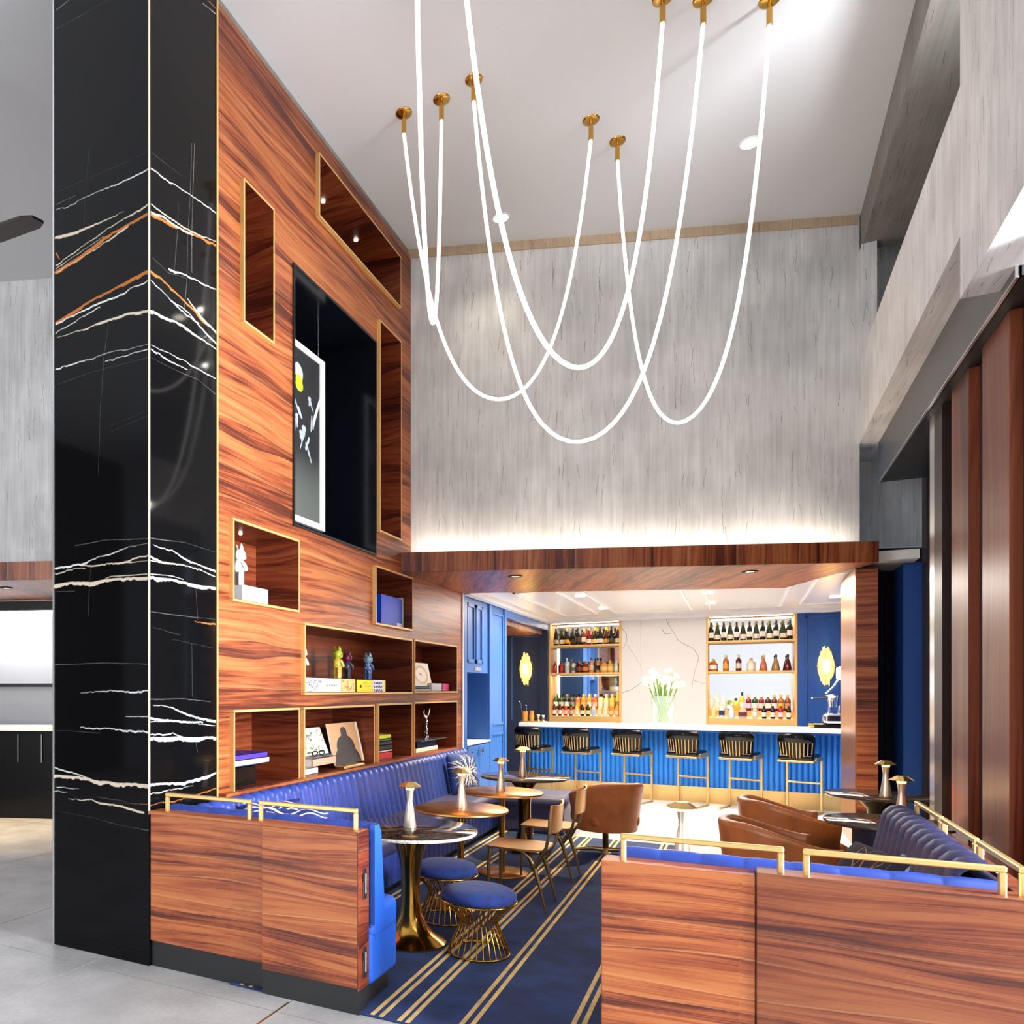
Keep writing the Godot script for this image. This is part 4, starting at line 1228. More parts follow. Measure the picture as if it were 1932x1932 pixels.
func cushion(label: String, at: Vector3, yaw: float, tilt: float, size: float, m: Material, group := "") -> void:
	var t := thing("cushion", label, "cushion", at, yaw, group)
	var st := MB.new().grid(func(u: float, w: float) -> Vector3: return pillow(u, w, size, 1.0), 22, 22)
	st.grid(func(u: float, w: float) -> Vector3: return pillow(u, w, size, -1.0), 22, 22, true)
	var o := put("cover", st, m, t)
	o.rotation_degrees.x = tilt

func pillow(u: float, w: float, s: float, side: float) -> Vector3:
	var a := u * 2.0 - 1.0
	var b := w * 2.0 - 1.0
	var k := pow((1.0 - a * a * a * a) * (1.0 - b * b * b * b), 0.6)
	var pinch := 1.0 - 0.08 * (1.0 - absf(a)) * absf(b) - 0.08 * (1.0 - absf(b)) * absf(a)
	return Vector3(a * s * 0.5 * pinch, b * s * 0.5 * pinch + s * 0.5, side * k * s * 0.17)

func cushion_tex(kind: int) -> StandardMaterial3D:
	var r := RandomNumberGenerator.new()
	r.seed = 100 + kind
	var im := face_tex(256, 256, [rgb(22, 58, 128), rgb(24, 48, 112), rgb(22, 20, 40), rgb(150, 168, 205)][kind])
	var ink: Color = [rgb(226, 224, 214), rgb(232, 228, 216), rgb(168, 118, 96), rgb(206, 214, 226)][kind]
	if kind == 1:
		for k in 15:
			var y := 8.0 + k * 17
			var pts := []
			for i in 13:
				pts.append(Vector2(i * 21.5, y + sin(i * 0.9 + k * 0.5) * 12.0))
			stroke(im, pts, ink, 3.4, 2.2, 1.0, k)
	else:
		var c := Vector2(128, 132)
		var n: int = [34, 0, 11, 5][kind]
		for k in n:
			var a := TAU * k / n + r.randf_range(-0.1, 0.1)
			var p := c + Vector2(cos(a), sin(a)) * r.randf_range(2, 14)
			var pts := [p]
			for i in 5:
				a += r.randf_range(-0.35, 0.35)
				p += Vector2(cos(a), sin(a)) * r.randf_range(18, 32)
				pts.append(p)
			stroke(im, pts, ink, 2.0, 0.9, 0.8, k)
			var b: Vector2 = pts[2]
			var a2 := a + r.randf_range(0.5, 0.9) * (1 if k % 2 else -1)
			stroke(im, [b, b + Vector2(cos(a2), sin(a2)) * 30, b + Vector2(cos(a2 + 0.3), sin(a2 + 0.3)) * 62], ink, 1.4, 0.7, 0.8, k + 50)
	return pic(im, 0.8)

func build_rug() -> void:
	var t := thing("carpet", "dark blue carpet with pairs of thin gold stripes under the seating", "carpet")
	var base := MB.new().box(Vector3(-2.41, 0.0, -8.66), Vector3(-0.56, 0.012, -3.4), 0.004)
	var m := tri_map(mat(Color(1, 1, 1), 0.95), stone_tex(Vector3(30, 50, 92), 0.22, 71), 0.9, 0.9)
	put("pile", base, m, t)
	var g := tri_map(mat(Color(1, 1, 1), 0.9), stone_tex(Vector3(216, 182, 116), 0.12, 73), 2.0, 2.0)
	for x in [-2.335, -2.276, -2.04, -1.987, -1.562, -1.516, -1.42, -1.379, -1.147, -1.10, -0.684, -0.64]:
		put("gold_stripe", bx(x - 0.011, x + 0.011, 0.008, 0.0135, -8.655, -3.405), g, t)

# ---------------------------------------------------------------- tables, stools, chairs
func build_tables() -> void:
	var t := thing("marble_table", "round dark marble table with a gold trumpet foot, nearest the camera", "table", Vector3(-1.81, 0, -4.53))
	put("tabletop", MB.new().lathe([Vector2(0, 0.692), Vector2(0.405, 0.692), Vector2(0.412, 0.697), Vector2(0.412, 0.71), Vector2(0.407, 0.715), Vector2(0, 0.715)], 64), M.dark_stone, t)
	put("edge_band", MB.new().lathe([Vector2(0.411, 0.694), Vector2(0.4135, 0.697), Vector2(0.4135, 0.71), Vector2(0.411, 0.713)], 64), tri_map(mat(Color(1, 1, 1), 0.2), stone_tex(Vector3(206, 196, 182), 0.3, 75, 128, 128, 0.08), 4.0, 4.0), t)
	put("foot", MB.new().lathe([Vector2(0.15, 0.69), Vector2(0.13, 0.67), Vector2(0.098, 0.61), Vector2(0.075, 0.53), Vector2(0.062, 0.44), Vector2(0.058, 0.35), Vector2(0.062, 0.26), Vector2(0.074, 0.18), Vector2(0.10, 0.11), Vector2(0.145, 0.055), Vector2(0.20, 0.022), Vector2(0.222, 0.008), Vector2(0.222, 0.0), Vector2(0, 0.0)], 48), M.gold, t)
	for q in [[Vector3(-1.8, 0, -5.5), "round brushed gold table on a thin pole, next behind the marble table"], [Vector3(-1.79, 0, -6.6), "round brushed gold table on a thin pole and disc foot, farther from the camera"]]:
		var g := thing("gold_table", q[1], "table", q[0], 0, "round gold tables")
		put("tabletop", MB.new().lathe([Vector2(0, 0.69), Vector2(0.338, 0.69), Vector2(0.345, 0.695), Vector2(0.345, 0.706), Vector2(0.34, 0.71), Vector2(0, 0.71)], 64), M.gold_top, g)
		put("pole", MB.new().lathe([Vector2(0.026, 0.012), Vector2(0.026, 0.69)], 24), M.gold, g)
		put("foot", MB.new().lathe([Vector2(0, 0.0), Vector2(0.215, 0.0), Vector2(0.215, 0.008), Vector2(0.21, 0.012), Vector2(0, 0.012)], 48), M.gold_top, g)
	var f := thing("stone_table", "large round dark glossy table with a dark gold cone foot, behind the gold tables", "table", Vector3(-1.85, 0, -7.65))
	put("tabletop", MB.new().lathe([Vector2(0, 0.715), Vector2(0.425, 0.715), Vector2(0.432, 0.722), Vector2(0.432, 0.73), Vector2(0.427, 0.736), Vector2(0, 0.736)], 64), M.smoke_stone, f)
	put("foot", MB.new().lathe([Vector2(0.165, 0.714), Vector2(0.075, 0.6), Vector2(0.06, 0.45), Vector2(0.06, 0.2), Vector2(0.10, 0.06), Vector2(0.2, 0.01), Vector2(0.2, 0.0), Vector2(0, 0)], 40), tinted(M.gold, rgb(120, 90, 52)), f)
	for q in [[Vector3(0.875, 0, -6.4), 0.715, "round dark glossy table on a navy drum foot, just behind the side bench"], [Vector3(1.0, 0, -7.86), 0.735, "round dark glossy table by the bar column, the farther of the two at the right"]]:
		var g := thing("dark_table", q[2], "table", q[0], 0, "round dark tables by the walnut fins")
		var h: float = q[1]
		put("tabletop", MB.new().lathe([Vector2(0, h - 0.025), Vector2(0.355, h - 0.025), Vector2(0.365, h - 0.015), Vector2(0.365, h - 0.006), Vector2(0.36, h), Vector2(0, h)], 56), M.smoke_stone, g)
		if h < 0.72:
			put("foot", MB.new().lathe([Vector2(0.2, h - 0.025), Vector2(0.2, 0.05), Vector2(0.22, 0.02), Vector2(0.22, 0), Vector2(0, 0)], 36), M.navy, g)
		else:
			put("foot", MB.new().lathe([Vector2(0.15, h - 0.026), Vector2(0.07, h - 0.12), Vector2(0.055, 0.4), Vector2(0.07, 0.1), Vector2(0.2, 0.01), Vector2(0.2, 0), Vector2(0, 0)], 36), tinted(M.gold, rgb(70, 60, 46)), g)
	var s := thing("side_table", "small pale stone table under the lone brass lamp behind the right partition", "table", Vector3(-0.263, 0, -4.5))
	put("tabletop", MB.new().lathe([Vector2(0, 0.69), Vector2(0.2, 0.69), Vector2(0.205, 0.7), Vector2(0.2, 0.715), Vector2(0, 0.715)], 48), tinted(M.counter, rgb(170, 166, 162)), s)
	put("foot", MB.new().lathe([Vector2(0.12, 0.69), Vector2(0.05, 0.5), Vector2(0.05, 0.2), Vector2(0.16, 0.01), Vector2(0.16, 0), Vector2(0, 0)], 32), M.gold, s)
	var d := thing("fluted_pouf", "low round pale grey fluted stand behind the nearer tan tub chair", "stand", Vector3(-0.235, 0, -6.55))
	for k in 30:
		var a := TAU * k / 30
		put("flute", MB.new().lathe([Vector2(0.031, 0.0), Vector2(0.031, 0.24), Vector2(0.02, 0.25)], 10, Vector3(cos(a) * 0.28, 0, sin(a) * 0.28)), M.counter, d)
	put("top", MB.new().lathe([Vector2(0, 0.24), Vector2(0.27, 0.24), Vector2(0.3, 0.25), Vector2(0.3, 0.262), Vector2(0, 0.262)], 40), M.trim_white, d)

func build_wire_stools() -> void:
	var t := thing("wire_stool", "gold wire stool with a round blue velvet seat, the one nearer the camera", "stool", Vector3(-1.37, 0, -4.53), 0, "gold wire stools with blue seats")
	put("seat", MB.new().lathe([Vector2(0, 0.405), Vector2(0.1, 0.402), Vector2(0.17, 0.392), Vector2(0.208, 0.376), Vector2(0.222, 0.355), Vector2(0.222, 0.335), Vector2(0.21, 0.322), Vector2(0, 0.32)], 48, Vector3.ZERO, 0.3), M.velvet, t)
	var ring := func(r: float, y: float, th: float) -> MB:
		var p := []
		for k in 41: p.append(Vector3(cos(TAU * k / 40) * r, y, sin(TAU * k / 40) * r))
		return MB.new().tube(p, th, 8, false)
	put("seat_ring", ring.call(0.222, 0.318, 0.0065), M.gold, t)
	put("foot_ring", ring.call(0.18, 0.007, 0.0065), M.gold, t)
	put("brace_ring", ring.call(0.128, 0.11, 0.004), M.gold, t)
	var n := 28
	for k in n:
		var a := TAU * k / n
		var e := Vector3(cos(a), 0, sin(a))
		var p := []
		for i in 13:
			var w := i / 12.0
			var y := 0.007 + w * 0.311
			var r := 0.18
			if w < 0.62: r = lerpf(0.18, 0.108, smoothstep(0.0, 0.62, w) * 0.4 + w / 0.62 * 0.6)
			else: r = lerpf(0.108, 0.215, pow((w - 0.62) / 0.38, 1.25))
			p.append(e * r + Vector3(0, y, 0))
		put("wire", MB.new().tube(p, 0.0042, 6), M.gold, t)
	dup(t, "gold wire stool with a round blue velvet seat, half hidden behind the nearer one", Vector3(-1.775, 0, -5.08), 6.0)

func build_bronze_chairs() -> void:
	# local: the sitter looks along -x; the back is at +x
	var t := thing("bronze_chair", "bronze metal side chair with curved back, nearer the camera", "chair", Vector3(-1.41, 0, -5.74), 0, "bronze side chairs on the carpet")
	var seat := MB.new().extrude([Vector2(-0.215, -0.16), Vector2(-0.19, -0.185), Vector2(0.0, -0.195), Vector2(0.15, -0.185), Vector2(0.2, -0.15), Vector2(0.205, 0.0), Vector2(0.2, 0.15), Vector2(0.15, 0.185), Vector2(0.0, 0.195), Vector2(-0.19, 0.185), Vector2(-0.215, 0.16)], 0.425, 0.44)
	put("seat", seat, M.bronze_seat, t)
	for s in [-1.0, 1.0]:
		put("leg", MB.new().tube([Vector3(-0.19, 0.428, 0.165 * s), Vector3(-0.2, 0.3, 0.168 * s), Vector3(-0.205, 0.0, 0.17 * s)], [0.016, 0.013, 0.009], 10), M.bronze, t)
		put("leg", MB.new().tube([Vector3(0.215, 0.0, 0.17 * s), Vector3(0.175, 0.16, 0.168 * s), Vector3(0.14, 0.28, 0.165 * s), Vector3(0.125, 0.34, 0.162 * s)], [0.008, 0.011, 0.016, 0.02], 10), M.bronze, t)
		put("seat_bracket", MB.new().tube([Vector3(0.13, 0.31, 0.164 * s), Vector3(0.1, 0.37, 0.162 * s), Vector3(0.04, 0.42, 0.16 * s), Vector3(-0.02, 0.43, 0.16 * s)], [0.019, 0.015, 0.012, 0.009], 10), M.bronze, t)
		put("back_post", MB.new().tube([Vector3(0.13, 0.31, 0.164 * s), Vector3(0.17, 0.38, 0.165 * s), Vector3(0.215, 0.46, 0.17 * s), Vector3(0.235, 0.56, 0.172 * s), Vector3(0.24, 0.66, 0.172 * s), Vector3(0.255, 0.765, 0.172 * s)], [0.019, 0.015, 0.012, 0.011, 0.011, 0.009], 10), M.bronze, t)
	var f := func(u: float, w: float) -> Vector3:
		var a := (u - 0.5) * 2.0
		var y := lerpf(0.565 + 0.0 * a, 0.77 - 0.012 * (1.0 - a * a), w)
		return Vector3(0.238 + 0.03 * (1.0 - a * a) + 0.015 * w, y, a * 0.19)
	var b := MB.new().grid(f, 20, 6)
	b.grid(func(u: float, w: float) -> Vector3: return f.call(u, w) + Vector3(0.012, 0, 0), 20, 6, true)
	for e in [0.0, 1.0]:
		b.grid(func(u: float, w: float) -> Vector3: return f.call(u, e) + Vector3(0.012 * w, 0, 0), 20, 1)
		b.grid(func(u: float, w: float) -> Vector3: return f.call(e, u) + Vector3(0.012 * w, 0, 0), 6, 1)
	put("backrest", b, M.bronze_seat, t)
	dup(t, "bronze metal side chair, the farther one in front of the tan swivel chair", Vector3(-1.41, 0, -6.73), 0.0)

func tub_shell(w: float, d: float, open: float, yb: float, yt_back: float, yt_arm: float, thick: float) -> MB:
	# local: the sitter looks along +x; a U of leather that is highest at the back
	var half := PI - open
	var p := func(u: float, q: float, inner: float) -> Vector3:
		var a := PI + (u - 0.5) * 2.0 * half
		var e := absf(u - 0.5) * 2.0
		var top := lerpf(yt_back, yt_arm, smoothstep(0.25, 1.0, e))
		var r := 1.0 - inner
		var flare := 0.84 + 0.16 * q
		return Vector3(cos(a) * (d - thick * inner) * flare, lerpf(yb, top, q), sin(a) * (w - thick * inner) * flare)
	var m := MB.new()
	# outside, rim and inside as one rounded section
	var sec := func(u: float, s: float) -> Vector3:
		if s < 0.42:
			return p.call(u, s / 0.42 * 0.97, 0.0)
		if s < 0.58:
			var a := (s - 0.42) / 0.16
			var o: Vector3 = p.call(u, 0.97, 0.0)
			var i: Vector3 = p.call(u, 0.97, 1.0)
			return o.lerp(i, 0.5 - 0.5 * cos(a * PI)) + Vector3(0, sin(a * PI) * thick * 0.42, 0)
		return p.call(u, (1.0 - (s - 0.58) / 0.42) * 0.97, 1.0)
	m.grid(sec, 48, 44, true)
	for e in [0.0, 1.0]:
		m.grid(func(u: float, q: float) -> Vector3:
			var o: Vector3 = sec.call(e, 0.5 - 0.5 * q)
			var i: Vector3 = sec.call(e, 0.5 + 0.5 * q)
			var dir := Vector3(0.12 * thick * sin(u * PI), 0, 0)
			return o.lerp(i, u) + dir * 3.0, 8, 16)
	return m

func build_tub_chairs() -> void:
	var t := thing("tub_chair", "tan leather swivel tub chair on a dark pole at the carpet's far end", "armchair", Vector3(-1.13, 0, -7.9), 128, "tan leather tub chairs")
	put("shell", tub_shell(0.345, 0.335, 0.95, 0.24, 0.70, 0.56, 0.06), M.tan, t)
	put("seat_cushion", MB.new().soft(Vector3(-0.22, 0.27, -0.25), Vector3(0.26, 0.42, 0.25), 0.06, 4, 0.01), M.tan, t)
	put("under_plate", bx(-0.14, 0.14, 0.222, 0.242, -0.14, 0.14), M.black, t)
	put("bottom", MB.new().lathe([Vector2(0, 0.236), Vector2(0.26, 0.24), Vector2(0.28, 0.26)], 32), M.tan, t)
	put("pole", MB.new().lathe([Vector2(0.028, 0.02), Vector2(0.028, 0.225)], 16), tinted(M.bronze, rgb(84, 70, 56)), t)
	for k in 4:
		var a := TAU * k / 4 + 0.5
		var e := Vector3(cos(a), 0, sin(a))
		put("foot", MB.new().tube([Vector3(0, 0.035, 0), e * 0.14 + Vector3(0, 0.04, 0), e * 0.26 + Vector3(0, 0.025, 0), e * 0.3 + Vector3(0, 0.008, 0)], [0.024, 0.02, 0.015, 0.01], 10), M.brass_soft, t)
	for q in [[Vector3(0.27, 0, -5.92), 14.0, "tan leather tub chair, nearer one of the pair by the right bench"], [Vector3(0.38, 0, -7.12), 12.0, "tan leather tub chair of the pair by the right bench, nearer the bar"]]:
		var c := thing("tub_chair", q[2], "armchair", q[0], q[1], "tan leather tub chairs")
		put("shell", tub_shell(0.36, 0.4, 0.95, 0.12, 0.735, 0.60, 0.07), M.tan, c)
		put("seat_cushion", MB.new().soft(Vector3(-0.27, 0.2, -0.26), Vector3(0.32, 0.44, 0.26), 0.07, 4, 0.01), M.tan, c)
		put("back_cushion", MB.new().soft(Vector3(-0.32, 0.42, -0.2), Vector3(-0.22, 0.66, 0.2), 0.05, 3, 0.02), M.tan, c)
		put("base", MB.new().lathe([Vector2(0, 0.12), Vector2(0.26, 0.12), Vector2(0.24, 0.0), Vector2(0, 0)], 32), M.black, c)

# ---------------------------------------------------------------- the bar
func build_bar() -> void:
	var t := thing("bar_counter", "long bar counter with a white stone top, blue fluted front and gold kick plate", "bar counter")
	put("countertop", bx(-2.985, 1.4, 1.035, 1.092, -11.95, -12.65, 0.006), M.counter, t)
	put("body", bx(-2.985, 1.4, 0.22, 1.035, -12.2, -12.6), M.flute, t)
	put("top_rail", bx(-2.985, 1.4, 1.0, 1.035, -12.12, -12.2), M.flute, t)
	put("kick_plate", bx(-2.985, 1.4, 0.0, 0.225, -12.175, -12.24), M.brass_soft, t)
	var x := -2.95
	var fl := MB.new()
	var n := 9
	var prof := []
	for k in n:
		var a := PI * k / (n - 1)
		prof.append(Vector2(-cos(a) * 0.031, -sin(a) * 0.031))
	for k in n - 1:
		var p0: Vector2 = prof[k]
		var p1: Vector2 = prof[k + 1]
		fl.poly([Vector3(p0.x, 0.225, -p0.y), Vector3(p1.x, 0.225, -p1.y), Vector3(p1.x, 1.035, -p1.y), Vector3(p0.x, 1.035, -p0.y)], Vector3((p0.x + p1.x), 0, -(p0.y + p1.y)))
	var fm := fl.mesh()
	while x < 1.38:
		var o := put("flute", fm, M.flute, t)
		o.position = Vector3(x, 0, -12.2)
		x += 0.0655
	var c := struct("column_2", "rectangular pillar at the right end of the bar, copper panel on one side and walnut on the front")
	put("walnut_front", bx(1.03, 1.205, 0, 2.81, -9.40, -9.42), M.wood, c)
	put("copper_side", bx(1.02, 1.035, 0, 2.83, -9.405, -10.62), M.bronze_panel, c)
	put("core", bx(1.03, 1.2, 0, 2.83, -9.42, -10.62), M.walnut_dark, c)

func bar_stools() -> void:
	# local: the sitter looks along -z; the shell is at +z
	var t := thing("bar_stool", "", "stool", Vector3.ZERO, -16, "bar stools along the counter")
	var sh := func(u: float, w: float, o: float) -> Vector3:
		var a := (u - 0.5) * 2.0
		var y := lerpf(0.74, 1.045, w)
		var half := lerpf(0.185, 0.215, w)
		var c := 1.0
		if w > 0.75:
			var q := (w - 0.75) / 0.25
			half -= 0.05 * (1.0 - sqrt(maxf(0.0, 1.0 - q * q)))
		return Vector3(a * half, y, 0.2 + 0.05 * w - 0.09 * a * a + o)
	var s := MB.new().grid(func(u: float, w: float) -> Vector3: return sh.call(u, w, 0.0), 20, 14)
	s.grid(func(u: float, w: float) -> Vector3: return sh.call(u, w, -0.03), 20, 14, true)
	for e in [0.0, 1.0]:
		s.grid(func(u: float, w: float) -> Vector3: return sh.call(e, u, -0.03 * w), 14, 1)
		s.grid(func(u: float, w: float) -> Vector3: return sh.call(u, e, -0.03 * w), 20, 1)
	put("back_shell", s, M.black_gloss, t)
	put("head_pad", MB.new().grid(func(u: float, w: float) -> Vector3:
		var p: Vector3 = sh.call(u, 0.6 + 0.41 * w, 0.0)
		return p + Vector3(0, 0, 0.022 * sin(PI * w) + 0.003), 20, 8), M.black_gloss, t)
	for k in 10:
		var u := (k + 0.5) / 10.0
		put("brass_slat", MB.new().tube([sh.call(u, -0.02, 0.008), sh.call(u, 0.3, 0.008), sh.call(u, 0.62, 0.008)], 0.0065, 6), M.brass_soft, t)
	put("seat", MB.new().soft(Vector3(-0.2, 0.7, -0.23), Vector3(0.2, 0.775, 0.19), 0.035, 3, 0.008), M.black_gloss, t)
	put("seat_frame", bx(-0.2, -0.16, 0.675, 0.70, -0.25, 0.19, 0.003).box(Vector3(0.16, 0.675, -0.25), Vector3(0.2, 0.70, 0.19), 0.003).box(Vector3(-0.2, 0.675, 0.17), Vector3(0.2, 0.70, 0.2), 0.003), M.brass_soft, t)
	put("arm_plate", bx(0.17, 0.215, 0.69, 0.735, -0.25, 0.1, 0.003), M.brass_soft, t)
	for s2 in [-1.0, 1.0]:
		put("leg", bx(0.195 * s2 - 0.014, 0.195 * s2 + 0.014, 0.0, 0.72, -0.262, -0.238, 0.003), M.brass_soft, t)
		put("floor_runner", bx(0.195 * s2 - 0.02, 0.195 * s2 + 0.02, 0.0, 0.016, -0.26, 0.22, 0.003), M.brass_soft, t)
	put("foot_rail", bx(-0.185, 0.185, 0.37, 0.395, -0.262, -0.238, 0.003), M.brass_soft, t)
	var xs := [-2.78, -2.09, -1.4, -0.69, -0.05, 0.62]
	var lab := ["first bar stool from the left, next to the blue cabinet wall", "second bar stool from the blue cabinet wall, behind the far table", "third bar stool from the left, above the tan swivel chair", "third bar stool from the copper pillar, nearest the lily vase", "second bar stool from the copper pillar", "last bar stool on the right, next to the copper pillar"]
	for k in 6:
		var at := Vector3(xs[k] + 0.06, 0, -11.74)
		if k == 0:
			t.position = at
			t.set_meta("label", "black shell and brass " + lab[0])
		else:
			dup(t, "black shell and brass " + lab[k], at, -16)

func bottle_mesh(kind: int) -> MB:
	match kind:
		0: return MB.new().lathe([Vector2(0, 0), Vector2(0.037, 0), Vector2(0.038, 0.01), Vector2(0.038, 0.19), Vector2(0.03, 0.22), Vector2(0.014, 0.25), Vector2(0.0135, 0.3)], 14)
		1: return MB.new().lathe([Vector2(0, 0), Vector2(0.042, 0), Vector2(0.044, 0.01), Vector2(0.044, 0.13), Vector2(0.034, 0.2), Vector2(0.016, 0.26), Vector2(0.0155, 0.3)], 14)
		2: return MB.new().lathe([Vector2(0, 0), Vector2(0.058, 0), Vector2(0.06, 0.015), Vector2(0.06, 0.12), Vector2(0.045, 0.15), Vector2(0.018, 0.165), Vector2(0.017, 0.2)], 14)
		3: return MB.new().lathe([Vector2(0, 0), Vector2(0.04, 0), Vector2(0.041, 0.01), Vector2(0.041, 0.17), Vector2(0.034, 0.19), Vector2(0.015, 0.205), Vector2(0.015, 0.26)], 14)
		4: return MB.new().lathe([Vector2(0, 0), Vector2(0.05, 0), Vector2(0.054, 0.02), Vector2(0.038, 0.13), Vector2(0.02, 0.17), Vector2(0.016, 0.19), Vector2(0.015, 0.25)], 14)
		_: return MB.new().lathe([Vector2(0, 0), Vector2(0.034, 0), Vector2(0.035, 0.01), Vector2(0.035, 0.13), Vector2(0.026, 0.16), Vector2(0.013, 0.175), Vector2(0.013, 0.2)], 14)

var bottles := {}

func bottle(kind: int, glass: Color, cap: Color, lab: Color, at: Vector3, label: String, group: String, turn := 0.0) -> void:
	var key := "%d%s%s%s" % [kind, glass.to_html(), cap.to_html(), lab.to_html()]
	if bottles.has(key):
		dup(bottles[key], label, at, turn, group)
		return
	var t := thing("bottle", label, "bottle", at, turn, group)
	bottles[key] = t
	put("body", bottle_mesh(kind), mat(glass, 0.12), t)
	var h: float = [0.3, 0.3, 0.2, 0.26, 0.25, 0.2][kind]
	var nr: float = [0.0155, 0.018, 0.02, 0.0175, 0.0175, 0.0155][kind]
	var ch: float = [0.055, 0.11, 0.035, 0.04, 0.04, 0.035][kind]
	put("cap", MB.new().lathe([Vector2(nr, h - ch), Vector2(nr, h + 0.004), Vector2(0, h + 0.004)], 12), mat(cap, 0.35), t)
	var lr: float = [0.0385, 0.0445, 0.0605, 0.0415, 0.0, 0.0355][kind]
	if lr > 0.0:
		var l0: float = [0.055, 0.03, 0.035, 0.045, 0.0, 0.03][kind]
		var l1: float = [0.14, 0.1, 0.1, 0.125, 0.0, 0.1][kind]
		put("label", MB.new().lathe([Vector2(lr, l0), Vector2(lr, l1)], 14), mat(lab, 0.7), t)

const ORD := ["first", "second", "third", "fourth", "fifth", "sixth", "seventh", "eighth", "ninth", "tenth", "eleventh", "twelfth", "thirteenth", "fourteenth"]

func shelf_unit(x0: float, x1: float, side: String) -> void:
	var t := thing("bar_shelf", "gold framed mirror-backed bottle shelving %s of the white marble slab" % side, "shelving")
	var z := -14.19
	put("mirror", bx(x0, x1, 1.03, 2.84, -14.49, -14.5), M.mirror, t)
	put("side_board", bx(x0, x0 + 0.03, 1.03, 2.86, z, -14.49, 0.003), M.edging, t)
	put("side_board", bx(x1 - 0.04, x1, 1.03, 2.86, z, -14.49, 0.003), M.edging, t)
	put("top_board", bx(x0, x1, 2.8, 2.86, z, -14.49, 0.003), M.edging, t)
	for y in [2.37, 1.875]:
		put("shelf", bx(x0 + 0.03, x1 - 0.04, y, y + 0.036, z - 0.01, -14.49, 0.003), M.edging, t)
	put("step", bx(x0 + 0.03, x1 - 0.04, 1.03, 1.14, z - 0.01, -14.49, 0.003), M.edging, t)
	put("rear_step", bx(x0 + 0.03, x1 - 0.04, 1.14, 1.26, -14.35, -14.49, 0.003), M.edging, t)
	put("led_strip", bx(x0 + 0.05, x1 - 0.06, 2.79, 2.801, -14.23, -14.26), M.led, t)
	put("led_strip", bx(x0 + 0.05, x1 - 0.06, 1.142, 1.15, -14.335, -14.348), M.led, t)
	area("shelf_glow", Vector3((x0 + x1) / 2, 2.78, -14.25), Vector2(x1 - x0 - 0.1, 0.05), Vector3(0, -1, 0), rgb(255, 232, 190), 0.55)
	area("shelf_glow_low", Vector3((x0 + x1) / 2, 1.86, -14.25), Vector2(x1 - x0 - 0.1, 0.05), Vector3(0, -1, 0), rgb(255, 222, 160), 0.45)

